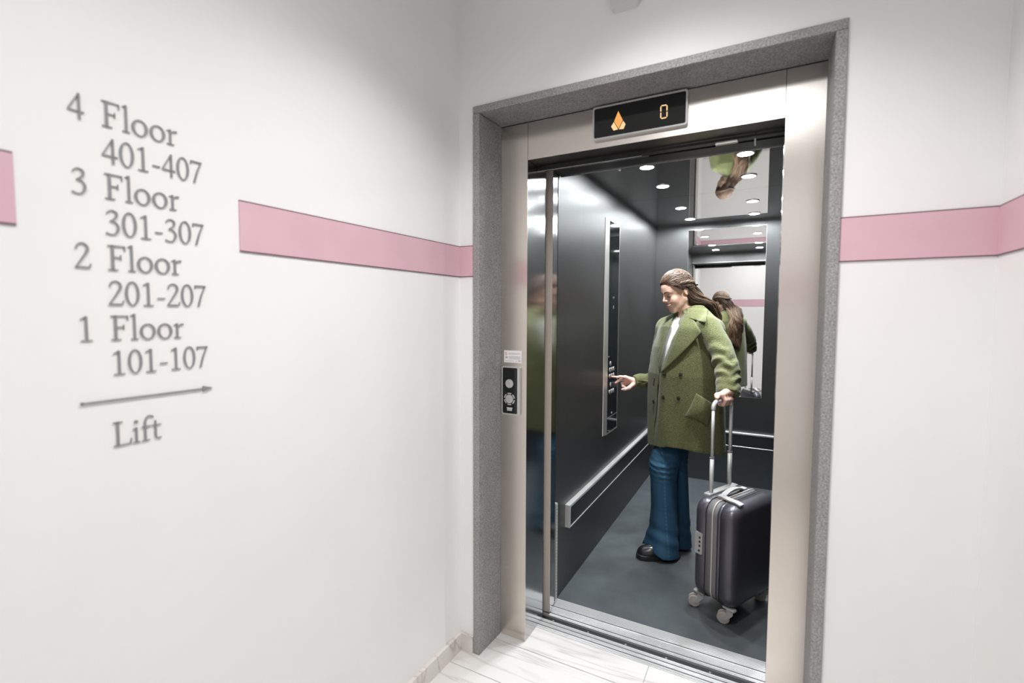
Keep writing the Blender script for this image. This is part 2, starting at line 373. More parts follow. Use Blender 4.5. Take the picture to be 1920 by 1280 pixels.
cc = struct(box('ceiling_car', CX0-0.03, CX1+0.03, CY0-0.003, CY1+0.03, CZ+0.012, CZ+0.05, m_darkgap), 'polished dark ceiling of the lift car')
for a, b in ((CY0+0.0005, 1.6465), (1.6485, CY1-0.0005)):
    p = box('ceiling_panel', CX0+0.0005, CX1-0.0005, a, b, CZ, CZ+0.011, m_carceil, cc)
# downlights
def make_downlight(x, y):
    t = empty('ceiling_downlight', (x, y, CZ))
    bm = bmesh.new(); annulus(bm, ring_pts(0, 0, 0.041, 32), ring_pts(0, 0, 0.0345, 32), 'z', -0.004, 0.0); from_bm('bezel', bm, m_alu, t)
    bm = bmesh.new(); prism(bm, ring_pts(0, 0, 0.034, 32), 'z', -0.0025, 0.0); from_bm('lens', bm, m_lamp, t)
    return t
def downlight_beam(x, y):
    d = bpy.data.lights.new('downlight_beam', 'SPOT'); d.energy = SPOT_POWER; d.color = (0.93, 0.975, 1.0); d.spot_size = R_(84); d.spot_blend = 0.4; d.shadow_soft_size = 0.028
    o = bpy.data.objects.new('downlight_beam', d); COL.objects.link(o); o.location = (x, y, CZ-0.006)
dl0 = None; nm = ['nearest the door', 'second from the door', 'third from the door', 'nearest the back wall']
for ci, (x, side) in enumerate(((0.469, 'left'), (0.927, 'right'))):
    for k, yy in enumerate((0.928, 1.345, 2.004, 2.452)):
        if dl0 is None: t = dl0 = make_downlight(x, yy)
        else:
            t = dl0.copy(); COL.objects.link(t); t.location = (x, yy, CZ)
            for ch in dl0.children:
                c = ch.copy(); COL.objects.link(c); c.parent = t
        downlight_beam(x, yy)
        tag(t, 'round white downlight of the %s ceiling row, %s' % (side, nm[k]), 'light', 'downlights in the lift ceiling')
# mirror
mi = tag(empty('mirror', (0.716, CY1, 0.742)), 'tall frameless mirror on the back wall behind the woman', 'mirror')
bm = bmesh.new(); bbox(bm, -0.296, 0.296, -0.0045, -0.0002, 0, 1.392); from_bm('backing', bm, m_alu, mi)
bm = bmesh.new(); bbox(bm, -0.2945, 0.2945, -0.0052, -0.0046, 0.0015, 1.3905); from_bm('glass', bm, m_mirror, mi)
# bumper rails
def rail(name, L, horiz, loc, rz, label):
    t = tag(empty(name, loc, rz), label, 'handrail')
    bm = bmesh.new(); bbox(bm, 0.011, L, -0.026, -0.001, 0.006, 0.104); from_bm('board', bm, m_glossblack if False else m_black, t)
    bm = bmesh.new(); bbox(bm, 0, L, -0.029, -0.0005, 0.1042, 0.119, 0.0015); from_bm('top_edge', bm, m_railalu, t)
    bm = bmesh.new(); bbox(bm, 0, L, -0.029, -0.0005, 0.0, 0.0058, 0.001); from_bm('bottom_edge', bm, m_railalu, t)
    bm = bmesh.new(); bbox(bm, 0, 0.0108, -0.029, -0.0005, 0.006, 0.104, 0.001); from_bm('end_cap', bm, m_railalu, t)
    return t
rail('bumper_rail', 2.06, 0, (CX0, 0.622, 0.327), R_(90), 'black bumper rail with aluminium edges on the left car wall')
rail('bumper_rail', CX1-CX0-0.035, 0, (CX0+0.0335, CY1, 0.330), 0, 'black bumper rail with aluminium edges under the mirror')
for o in list(bpy.data.objects):
    if o.name.startswith('bumper_rail') and abs(o.rotation_euler[2]) > 1:   # left rail protrudes into the car (+x)
        o.scale = (1, 1, 1)
bpy.context.view_layer.update()

# car control panel
CE = 0.015; PY0, PY1, PZ0, PZ1 = 1.272, 1.505, 0.662, 2.005
cp = tag(empty('control_panel', (CX0, PY0, PZ0)), 'tall black glass control panel with steel frame on the left car wall', 'lift panel')
off = (-CX0, -PY0, -PZ0)
def cpart(name, bm, M, par=cp, o_=off, smooth=False):
    o = from_bm(name, bm, M, par, smooth); o.location = o_; return o
bm = bmesh.new(); prism(bm, [(CX0+0.0004, PY0-0.040), (CX0+0.004, PY0-0.039), (CX0+CE, PY0), (CX0+CE, PY1), (CX0+0.004, PY1+0.02), (CX0+0.0004, PY1+0.02)], 'z', PZ0, PZ1); cpart('housing', bm, mat('satin_steel_housing', (0.66, 0.63, 0.60), 0.36, 0.85))
bm = bmesh.new(); bbox(bm, CX0+CE, CX0+CE+0.0012, PY0+0.007, PY1-0.012, PZ0+0.012, PZ1-0.012); cpart('glass', bm, m_glossblack)
bm = bmesh.new(); bbox(bm, CX0+CE+0.0012, CX0+CE+0.0022, PY0+0.008, PY1-0.013, 0.765, 0.770); cpart('divider', bm, m_alu)
CFX = CX0+CE+0.0012
def round_button(y, z, r=0.0125):
    bm = bmesh.new(); prism(bm, ring_pts(y, z, r, 20), 'x', CFX+0.0001, CFX+0.004)
    b = cpart('button', bm, m_alu)
    bm = bmesh.new(); annulus(bm, ring_pts(y, z, r*1.22, 20), ring_pts(y, z, r*1.02, 20), 'x', CFX, CFX+0.0018); cpart('rim', bm, m_silver, b, (0, 0, 0))
for z, ys in ((1.108, (1.335,)), (1.068, (1.325, 1.365, 1.405)), (1.028, (1.325, 1.365, 1.405)), (0.972, (1.345,)), (0.927, (1.325, 1.365, 1.405))):
    for yv in ys: round_button(yv, z)
bm = bmesh.new(); prism(bm, ring_pts(1.375, 0.785, 0.007, 14), 'x', CFX, CFX+0.003); cpart('key_switch', bm, m_alu)
m_ind = emit('indicator_glow', (0.8, 0.9, 1.0), 0.5)
bm = bmesh.new(); bbox(bm, CFX, CFX+0.0006, 1.375, 1.386, 1.455, 1.475); cpart('indicator', bm, m_ind)
for ya in (1.366, 1.384):
    bm = bmesh.new(); bbox(bm, CFX, CFX+0.0006, ya, ya+0.006, 1.52, 1.532); cpart('indicator', bm, m_ind)
bm = bmesh.new(); bbox(bm, CFX, CFX+0.003, PY0+0.009, PY0+0.03, 1.150, 1.158, 0.001); cpart('label_plate', bm, m_alu)

# ------------------------------------------------------------------ landing call panel, sticker, display
X0, X1, Z0, Z1 = 0.047, 0.134, 0.990, 1.197
cpn = tag(empty('call_panel', (0.0905, D1, Z0)), 'black call button panel with silver rim on the steel left of the lift', 'call panel')
off2 = (-0.0905, -D1, -Z0)
def p2(name, bm, M, par=cpn, o_=off2): o = from_bm(name, bm, M, par); o.location = o_; return o
bm = bmesh.new(); prism(bm, rrect(X0, X1, Z0, Z1, 0.007), 'y', D1-0.012, D1-0.0004); p2('housing', bm, m_silver)
bm = bmesh.new(); prism(bm, rrect(X0+0.0055, X1-0.0125, Z0+0.006, Z1-0.006, 0.004), 'y', D1-0.0132, D1-0.0121); p2('glass', bm, m_glossblack)
bm = bmesh.new(); bbox(bm, X1-0.0115, X1-0.006, D1-0.0135, D1-0.0121, Z0+0.008, Z1-0.008, 0.0005); p2('side_bead', bm, m_alu)
for k, zc in enumerate((1.124, 1.058)):
    bm = bmesh.new(); prism(bm, ring_pts(0.0855, zc, 0.0185, 28), 'y', D1-0.0165, D1-0.0133); b = p2('button', bm, m_silver)
    bm = bmesh.new()
    if k == 0: prism(bm, [(0.0785, zc-0.004), (0.0925, zc-0.004), (0.0855, zc+0.008)], 'y', D1-0.0169, D1-0.0166)
    else:
        bbox(bm, 0.0845, 0.0865, D1-0.0169, D1-0.0166, zc-0.006, zc+0.006)
    p2('symbol', bm, m_greyprint, b, (0, 0, 0))
    if k == 1:
        for q in range(6):
            a0 = q*60+8; a1 = q*60+52
            pts = [(0.0855+0.0265*math.cos(R_(a0+(a1-a0)*i/6)), zc+0.0265*math.sin(R_(a0+(a1-a0)*i/6))) for i in range(7)]
            pts += [(0.0855+0.0215*math.cos(R_(a1-(a1-a0)*i/6)), zc+0.0215*math.sin(R_(a1-(a1-a0)*i/6))) for i in range(7)]
            bm = bmesh.new(); prism(bm, pts, 'y', D1-0.0145, D1-0.0133); p2('ring_segment', bm, m_silver)
bm = bmesh.new()
for zz, a, b in ((1.0195, 0.0725, 0.1), (1.0145, 0.074, 0.0985), (1.0095, 0.0735, 0.0975)): bbox(bm, a, b, D1-0.0135, D1-0.0133, zz-0.0017, zz+0.0017)
p2('printed_label', bm, m_white)
st = tag(empty('sticker', (0.094, D1, 1.212)), 'small white notice sticker above the call panel', 'sticker')
off3 = (-0.094, -D1, -1.212)
bm = bmesh.new(); bbox(bm, 0.052, 0.136, D1-0.0009, D1-0.0001, 1.2125, 1.264); p2('paper', bm, mat('sticker_paper', (0.82, 0.80, 0.80), 0.5), st, off3)
bm = bmesh.new()
for a, b, zz, h in ((0.074, 0.131, 1.2515, 0.0022), (0.074, 0.12, 1.2475, 0.001), (0.058, 0.069, 1.234, 0.008), (0.076, 0.13, 1.238, 0.0022), (0.074, 0.132, 1.233, 0.0022), (0.077, 0.128, 1.228, 0.0018), (0.058, 0.098, 1.2195, 0.0018), (0.108, 0.114, 1.2195, 0.0018), (0.12, 0.132, 1.221, 0.0045)):
    bbox(bm, a, b, D1-0.0012, D1-0.001, zz-h/2, zz+h/2)
p2('print', bm, m_greyprint, st, off3)

DX0, DX1, DZ0, DZ1 = 0.442, 0.780, 2.075, 2.193
dp = tag(empty('floor_display', (0.611, D1, DZ0)), 'black floor display with amber arrow and zero above the doorway', 'display')
off4 = (-0.611, -D1, -DZ0)
bm = bmesh.new(); prism(bm, rrect(DX0, DX1, DZ0, DZ1, 0.009), 'y', D1-0.014, D1-0.0004); p2('housing', bm, m_silver, dp, off4)
bm = bmesh.new(); annulus(bm, rrect(DX0-0.001, DX1+0.001, DZ0-0.001, DZ1+0.001, 0.009), rrect(DX0+0.005, DX1-0.005, DZ0+0.005, DZ1-0.005, 0.006), 'y', D1-0.018, D1-0.0141); p2('bezel', bm, m_silver, dp, off4)
bm = bmesh.new(); prism(bm, rrect(DX0+0.0053, DX1-0.0053, DZ0+0.0053, DZ1-0.0053, 0.005), 'y', D1-0.0162, D1-0.0141); p2('screen', bm, m_glossblack, dp, off4)
def ray_y(px, py, yv):
    d = CF + CR*(px-960)/FPX - CU*(py-640)/FPX; t = (yv-CAMP[1])/d[1]; q = CAMP+t*d; return (q[0], q[2])
def D8(a, b): return ray_y(1090+a/8.727, 160+b/8.727, D1-0.0165)
for poly, M in (([D8(605, 420), D8(678, 566), D8(608, 708), D8(537, 590)], m_amber), ([D8(532, 600), D8(600, 718), D8(527, 740), D8(487, 676)], m_amber2), ([D8(684, 578), D8(724, 634), D8(690, 712), D8(615, 718)], m_amber2)):
    bm = bmesh.new(); prism(bm, poly[::-1], 'y', D1-0.0168, D1-0.0163); p2('arrow_light', bm, M, dp, off4)
def seg(p, q, wd):
    p = Vector(p); q = Vector(q); t = (q-p).normalized(); n = Vector((-t.y, t.x))*wd/2; e = t*wd*0.45
    return [tuple(p+n), tuple(q+n), tuple(q+e), tuple(q-n), tuple(p-n), tuple(p-e)]
tl, tr, bl, br, ml, mr_ = D8(1302, 335), D8(1402, 318), D8(1300, 545), D8(1400, 522), D8(1300, 437), D8(1402, 420)
def lerp2(p, q, t): return (p[0]+(q[0]-p[0])*t, p[1]+(q[1]-p[1])*t)
for p, q in ((tl, tr), (bl, br), (tl, ml), (tr, mr_), (ml, bl), (mr_, br)):
    bm = bmesh.new(); prism(bm, seg(lerp2(p, q, 0.14), lerp2(p, q, 0.86), 0.0042), 'y', D1-0.0168, D1-0.0163); p2('digit_segment', bm, m_amber2, dp, off4)

def red_s():
    cx, cz = 0.0615, 1.2500; pts = [(0.0042, 0.0042), (0.0012, 0.0060), (-0.0030, 0.0052), (-0.0040, 0.0026), (-0.0012, 0.0006), (0.0022, -0.0008), (0.0040, -0.0030), (0.0026, -0.0056), (-0.0014, -0.0060), (-0.0044, -0.0040)]
    bm = bmesh.new(); tube(bm, [(cx+a, D1-0.0011, cz+b) for a, b in pts], 0.0009, 6); p2('red_letter', bm, m_redprint, st, off3)
red_s()
# small white device high on the wall
dv = tag(empty('wall_detector', (0.6015, YW, 2.426)), 'small white rounded box high on the wall above the lift', 'detector')
bm = bmesh.new(); prism(bm, rrect(-0.046, 0.046, 0, 0.12, 0.016), 'y', -0.022, -0.0003); from_bm('casing', bm, m_white, dv)
bm = bmesh.new(); prism(bm, rrect(-0.03, 0.03, 0.045, 0.105, 0.012), 'y', -0.027, -0.0222); from_bm('lens_cover', bm, m_white, dv)

# ------------------------------------------------------------------ raised serif lettering on the left wall
def el(cx, cy, rx, ry, rx2, ry2, n=28):
    return [((cx+rx*math.cos(2*math.pi*i/n), cy+ry*math.sin(2*math.pi*i/n)), (cx+rx2*math.cos(2*math.pi*i/n), cy+ry2*math.sin(2*math.pi*i/n))) for i in range(n+1)]
def sp(pts, wds, sub=6):
    P = [Vector(p) for p in pts]; n = len(P); out = []; W = wds if hasattr(wds, '__len__') else [wds]*n
    q = []
    if n == 2: q = [(P[0], W[0]), (P[1], W[1])]
    else:
        for i in range(n-1):
            a, b, c, d = P[max(i-1, 0)], P[i], P[i+1], P[min(i+2, n-1)]
            for k in range(sub):
                t = k/sub
                q.append((0.5*((2*b)+(c-a)*t+(2*a-5*b+4*c-d)*t*t+(3*b-a-3*c+d)*t**3), W[i]+(W[i+1]-W[i])*t))
        q.append((P[-1], W[-1]))
    for i, (p, wd) in enumerate(q):
        wd = wd*0.64
        t = (q[min(i+1, len(q)-1)][0]-q[max(i-1, 0)][0]).normalized(); nn = Vector((-t.y, t.x))*wd/2
        out.append((tuple(p+nn), tuple(p-nn)))
    return out
def hb(x0, x1, yc, wd): return sp([(x0, yc), (x1, yc)], wd)
def vb(x, y0, y1, wd): return sp([(x, y0), (x, y1)], wd)
GL = {
 '0': (0.56, [el(.27, .5, .245, .505, .165, .47)]),
 '1': (0.56, [vb(.28, 0, .98, .11), hb(.10, .46, .02, .045), sp([(.10, .86), (.28, .975)], [.04, .07])]),
 '2': (0.56, [sp([(.06, .74), (.13, .92), (.27, .985), (.40, .90), (.43, .74), (.33, .52), (.06, .07)], [.06, .06, .06, .09, .12, .10, .05]), hb(.03, .49, .045, .09), sp([(.47, .05), (.52, .2)], [.06, .03])]),
 '3': (0.56, [sp([(.07, .82), (.15, .94), (.27, .98), (.40, .89), (.37, .70), (.18, .55)], [.05, .05, .06, .11, .09, .04]), sp([(.18, .55), (.36, .50), (.45, .30), (.36, .07), (.2, .015), (.04, .07)], [.04, .07, .12, .09, .05, .07])]),
 '4': (0.56, [vb(.37, 0, .98, .10), sp([(.36, .96), (.03, .31)], [.05, .05]), hb(.02, .52, .29, .07)]),
 '7': (0.56, [hb(.04, .50, .945, .09), sp([(.47, .93), (.30, .5), (.17, 0)], [.05, .09, .10]), sp([(.06, .95), (.04, .8)], [.05, .02])]),
 '-': (0.40, [hb(.06, .34, .33, .065)]),
 'F': (0.64, [vb(.18, 0, .98, .12), hb(.04, .56, .955, .05), sp([(.55, .97), (.57, .76)], [.07, .02]), hb(.18, .44, .51, .045), sp([(.43, .62), (.43, .40)], [.03, .03]), hb(.04, .34, .022, .045)]),
 'l': (0.29, [vb(.14, 0, 1.04, .10), hb(.02, .26, .02, .04), sp([(.02, .96), (.15, 1.03)], [.03, .05])]),
 'o': (0.60, [el(.29, .31, .265, .325, .18, .29)]),
 'r': (0.45, [vb(.14, 0, .62, .10), hb(.02, .28, .02, .04), sp([(.02, .56), (.15, .62)], [.03, .05]), sp([(.16, .44), (.25, .57), (.38, .58)], [.04, .06, .12])]),
 'L': (0.64, [vb(.18, 0, .98, .12), hb(.04, .58, .025, .05), sp([(.57, .01), (.61, .24)], [.07, .02]), hb(.04, .34, .96, .045)]),
 'i': (0.29, [vb(.14, 0, .62, .10), hb(.02, .26, .02, .04), sp([(.02, .56), (.15, .62)], [.03, .05]), el(.14, .86, .065, .065, .0, .0, 14)]),
 'f': (0.36, [sp([(.15, 0), (.15, .45), (.15, .78), (.22, .98), (.34, 1.03), (.44, .95)], [.10, .10, .10, .07, .06, .10]), hb(.03, .35, .60, .045), hb(.03, .30, .02, .04)]),
 't': (0.40, [sp([(.15, .80), (.15, .5), (.15, .16), (.21, .03), (.35, .05)], [.06, .10, .10, .08, .04]), hb(.03, .35, .60, .045)]),
}
def wall_letters(text, y0, base, h, label, ysc=1.0):
    t = tag(empty('wall_lettering', (xl(y0), y0, base), -math.atan(KL)), label, 'lettering')
    s = 0.0
    for ch in text:
        if ch == ' ': s += 0.4*h; continue
        adv, strips = GL[ch]; bm = bmesh.new()
        for S in strips:
            prev = None
            for (A, B) in S:
                cur = [bm.verts.new((dx, (s + q[0]*h*ysc), q[1]*h)) for dx in (0.0005, 0.0032) for q in (A, B)]
                if prev:
                    a0, b0, a1, b1 = prev; c0, d0, c1, d1_ = cur
                    bm.faces.new((a1, b1, d1_, c1)); bm.faces.new((a0, c0, d0, b0)); bm.faces.new((a0, a1, c1, c0)); bm.faces.new((b0, d0, d1_, b1))
                else: bm.faces.new((cur[0], cur[1], cur[3], cur[2]))
                prev = cur
            bm.faces.new((prev[0], prev[2], prev[3], prev[1]))
        from_bm('letter', bm, m_letter, t); s += adv*h*ysc
    return t
LH = 0.050
for i in range(4):
    n = str(4-i); b = 1.7785-0.1378*i; wn = ['four', 'three', 'two', 'one'][i]; po = ['topmost', 'second', 'third', 'lowest'][i]
    wall_letters(n, -1.2195, b, LH*0.96, 'single grey raised %s opening the %s directory row' % (wn, po))
    wall_letters('Floor', -1.1695, b, LH, '%s grey word Floor, beside the single %s' % (po, wn), 1.06)
    wall_letters('%s01-%s07' % (n, n), -1.1705, b-0.069, LH*0.97, '%s grey room range, %s01-%s07, on the white wall' % (po, n, n), 1.02)
wall_letters('Lift', -1.1735, 1.1525, LH, 'grey raised word Lift below the wall arrow', 1.05)
ar = tag(empty('wall_arrow', (xl(-1.2195), -1.2195, 1.2465), -math.atan(KL)), 'thin grey arrow pointing right above the word Lift', 'arrow')
bm = bmesh.new(); bbox(bm, 0.0005, 0.004, 0, 0.228, -0.0014, 0.0014); prism(bm, ring_pts(0.0015, 0, 0.0028, 10), 'x', 0.0005, 0.004); from_bm('shaft', bm, m_letter, ar)
bm = bmesh.new(); prism(bm, [(0.219, 0.0062), (0.240, 0.0), (0.219, -0.0062)], 'x', 0.0004, 0.0042); from_bm('arrowhead', bm, m_letter, ar)

# ------------------------------------------------------------------ suitcase
m_shell = mat('grey_suitcase_shell', (0.085, 0.080, 0.098), 0.36, 0.45); bsdf(m_shell).inputs['Coat Weight'].default_value = 0.3
m_band = mat('suitcase_zip_band', (0.17, 0.165, 0.17), 0.6)
m_zip = mat('pale_zip_piping', (0.55, 0.50, 0.46), 0.5)
m_case_trim = mat('pale_grey_plastic', (0.42, 0.42, 0.41), 0.42, 0.15)
m_pole = mat('satin_pole', (0.66, 0.655, 0.64), 0.42, 0.35)
m_wheel = mat('wheel_grey', (0.42, 0.37, 0.35), 0.5)
SC = Vector((0.93, 0.90, 0)); SA = math.atan2(-0.455, 0.89)
sc = tag(empty('suitcase', SC, SA), 'dark grey hard shell cabin suitcase on four wheels with extended handle', 'suitcase')
VW, SZ0, SZ1 = 0.192, 0.070, 0.548
def prof(inset, n=9, r=0.062):
    a, b = VW-inset, inset; r = max(r-inset*0.6, 0.02)
    return rrect(-a, a, SZ0+b, SZ1-b, r, n)
def loft(us, insets, M, name):
    bm = bmesh.new(); rings = [[bm.verts.new((u, p[0], p[1])) for p in prof(i)] for u, i in zip(us, insets)]
    n = len(rings[0])
    for A, B in zip(rings, rings[1:]):
        for k in range(n): bm.faces.new((A[k], A[(k+1) % n], B[(k+1) % n], B[k]))
    bm.faces.new(rings[0][::-1]); bm.faces.new(rings[-1])
    return from_bm(name, bm, M, sc, True)
def rounded(u0, u1, r, flip):
    us, ins = [], []
    for i in range(9):
        a = R_(90*i/8); us.append(r*(1-math.sin(a))); ins.append(r*(1-math.cos(a)))
    us = us[::-1]; ins = ins[::-1]                        # from the outer face inwards
    us = [0.0, *us[1:]]; 
    return us, ins
us, ins = rounded(0, 0, 0.040, False)
loft([-0.097+u for u in us] + [-0.032, -0.0295], ins + [0.0, 0.002], m_shell, 'back_shell')
loft([0.0285, 0.031, 0.042, 0.0432, 0.0448, 0.046] + [0.114-u for u in us[::-1]], [0.002, 0.0, 0.0, 0.0022, 0.0022, 0.0] + ins[::-1], m_shell, 'front_shell')
loft([-0.0295, -0.0285, 0.0275, 0.0285], [0.006, 0.0035, 0.0035, 0.006], m_band, 'zip_band')
bm = bmesh.new(); pr = prof(0.0015, 9)
tube(bm, [(0.004, a, b) for a, b in pr] + [(0.004, *pr[0])], 0.0036, 8, False); from_bm('zip_piping', bm, m_zip, sc, True)
def zat(u, v, py):
    X = SC + Matrix.Rotation(SA, 3, 'Z') @ Vector((u, v, 0)); lo, hi = -0.5, 3
    for _ in range(50):
        mm = (lo+hi)/2; d = np.array([X.x, X.y, mm])-CAMP; zz = d@CF
        if 640-FPX*(d@CU)/zz > py: lo = mm
        else: hi = mm
    return lo
for u_ in (-0.0305, 0.0297, 0.044):
    bm = bmesh.new(); pr = prof(0.0002, 9); tube(bm, [(u_, a, b) for a, b in pr] + [(u_, *pr[0])], 0.0013, 6, False); from_bm('seam_line', bm, m_black, sc, True)
# lock plate on the narrow side
lk_o = empty('lock', (-0.062, -VW, 0.335)); lk_o.parent = sc
bm = bmesh.new(); prism(bm, rrect(-0.019, 0.019, -0.052, 0.052, 0.006), 'y', -0.0035, 0.004); from_bm('plate', bm, m_case_trim, lk_o)
bm = bmesh.new()
for q in (0.028, 0.008, -0.012): bbox(bm, 0.001, 0.010, -0.0048, -0.003, q-0.0055, q+0.0055, 0.001)
o = from_bm('dial', bm, m_black, lk_o); o['kind'] = 'stuff'
bm = bmesh.new(); prism(bm, ring_pts(0.003, -0.036, 0.0052, 12), 'y', -0.0045, -0.003); from_bm('keyhole', bm, m_black, lk_o)
# pole casing, poles, grip
bm = bmesh.new(); bbox(bm, -0.090, -0.054, -0.125, 0.125, SZ1-0.012, SZ1+0.009, 0.006, 3); from_bm('pole_casing', bm, m_case_trim, sc, False)
ZB = zat(-0.070, -0.0915, 754)
pn, pf = (-0.070, -0.0915), (-0.088, 0.0935)
for (u, v), r1, r2, pj_ in ((pn, 0.0098, 0.0074, 858), (pf, 0.0108, 0.0086, 846)):
    zj = zat(u, v, pj_)
    bm = bmesh.new(); tube(bm, [(u, v, SZ1-0.02), (u, v, zj)], r1, 14); from_bm('lower_pole', bm, m_pole, sc, True)
    bm = bmesh.new(); tube(bm, [(u, v, zj), (u, v, ZB-0.034)], r2, 14); from_bm('upper_pole', bm, m_pole, sc, True)
    bm = bmesh.new(); tube(bm, [(u, v, zj-0.004), (u, v, zj+0.003)], r1*1.12, 14); from_bm('pole_collar', bm, m_band, sc, True)
A = Vector((*pn, 0)); B = Vector((*pf, 0)); dv_ = (B-A).normalized()
pts = [A+Vector((0, 0, ZB-0.036))]
for i in range(7):
    a = R_(90*i/6); pts.append(A + dv_*0.034*(1-math.cos(a)) + Vector((0, 0, ZB-0.034+0.034*math.sin(a))))
for i in range(7):
    a = R_(90-90*i/6); pts.append(B - dv_*0.034*(1-math.cos(a)) + Vector((0, 0, ZB-0.034+0.034*math.sin(a))))
pts.append(B+Vector((0, 0, ZB-0.036)))
bm = bmesh.new(); tube(bm, pts, 0.0105, 14); from_bm('grip', bm, m_pole, sc, True)
# carry handle and tag strap on top
bm = bmesh.new()
def strap(bm, path, wd, th):
    rings = []
    for i, (p, sd, up) in enumerate(path):
        p, sd, up = Vector(p), Vector(sd)*wd/2, Vector(up)*th/2
        rings.append([bm.verts.new(p+sd+up), bm.verts.new(p-sd+up), bm.verts.new(p-sd-up), bm.verts.new(p+sd-up)])
    for a, b in zip(rings, rings[1:]):
        for k in range(4): bm.faces.new((a[k], a[(k+1) % 4], b[(k+1) % 4], b[k]))
    bm.faces.new(rings[0]); bm.faces.new(rings[-1][::-1])
strap(bm, [((-0.012, -0.085+0.17*i/16, SZ1+0.002+0.022*math.sin(math.pi*i/16)**0.7), (1, 0, 0), (0, 0, 1)) for i in range(17)], 0.026, 0.007)
from_bm('carry_handle', bm, m_case_trim, sc)
bm = bmesh.new(); bbox(bm, -0.027, 0.003, -0.108, -0.08, SZ1-0.004, SZ1+0.012, 0.004, 2); from_bm('handle_mount', bm, m_case_trim, sc)
bm = bmesh.new(); bbox(bm, -0.027, 0.003, 0.08, 0.108, SZ1-0.004, SZ1+0.012, 0.004, 2); from_bm('handle_mount', bm, m_case_trim, sc)
bm = bmesh.new()
strap(bm, [((-0.008+0.108*i/10, -0.102-0.010*i/10, SZ1+0.0135-0.006*math.sin(math.pi*i/10)+(0.0 if i < 7 else -0.0035*(i-7))), (0, 1, 0), (0, 0, 1)) for i in range(11)], 0.034, 0.007)
from_bm('tag_strap', bm, m_case_trim, sc)
# castors
def castor(u, v, ang):
    t = empty('castor', (u, v, 0)); t.parent = sc
    bm = bmesh.new()
    bbox(bm, -0.030, 0.030, -0.013, 0.013, 0.066, 0.078, 0.005, 2)
    tube(bm, [(0, 0, 0.070), (0, 0, 0.058)], [0.018, 0.014], 14)
    from_bm('mount', bm, m_case_trim, t, False)
    c, s = math.cos(ang), math.sin(ang)
    def T(a, b, z): return (a*c-b*s, a*s+b*c, z)
    bm = bmesh.new()
    arc = [(-0.016, 0.066), (0.012, 0.064), (0.010, 0.050), (0.026, 0.034), (0.030, 0.024), (0.022, 0.019), (0.008, 0.024), (-0.004, 0.038), (-0.016, 0.052)]
    f0 = [bm.verts.new(T(a, -0.0205, z)) for a, z in arc]; f1 = [bm.verts.new(T(a, 0.0205, z)) for a, z in arc]
    bm.faces.new(f0[::-1]); bm.faces.new(f1)
    for k in range(len(arc)): q = (k+1) % len(arc); bm.faces.new((f0[k], f0[q], f1[q], f1[k]))
    from_bm('fork', bm, m_case_trim, t)
    for sd in (-1, 1):
        bm = bmesh.new(); R = 0.0275
        rad = [(0.0066, R-0.003), (0.0085, R), (0.0150, R), (0.0165, R-0.003), (0.0168, 0.010), (0.0178, 0.009), (0.0178, 0.001)]
        rings = [[bm.verts.new(T(0.024+r*math.cos(2*math.pi*k/22), sd*b, R+0.0004+r*math.sin(2*math.pi*k/22))) for k in range(22)] for b, r in rad]
        for P, Q in zip(rings, rings[1:]):
            for k in range(22): bm.faces.new((P[k], P[(k+1) % 22], Q[(k+1) % 22], Q[k]))
        bm.faces.new(rings[0][::-1]); bm.faces.new(rings[-1]); w_ = from_bm('wheel', bm, m_wheel, t, False)
        bm = bmesh.new(); tube(bm, [T(0.024, sd*0.0176, R), T(0.024, sd*0.0186, R)], 0.0042, 10); o = from_bm('axle_cap', bm, m_black, t)
for (u, v, a) in ((-0.078, -0.150, R_(215)), (0.080, -0.158, R_(205)), (-0.080, 0.160, R_(200)), (0.080, 0.160, R_(215))): castor(u, v, a)

# ------------------------------------------------------------------ the woman
FH = np.array([-math.sin(_y), math.cos(_y), 0.0]); RH = np.array([math.cos(_y), math.sin(_y), 0.0])
PO = np.array([CAMP[0], CAMP[1], 0]) + 2.80*FH + (1265-960)/FPX*2.80*RH
def LP(px, py, b):
    d = CF + CR*(px-960)/FPX - CU*(py-640)/FPX
    t = (b + (PO-CAMP)@FH)/(d@FH); X = CAMP+t*d
    return np.array([(X-PO)@RH, b, X[2]])
def W2L(X): X = np.array(X, float); return np.array([(X-PO)@RH, (X-PO)@FH, X[2]])
person = tag(empty('person', (PO[0], PO[1], 0), _y), 'woman in a green wool coat pressing a lift button and holding the suitcase handle', 'person')

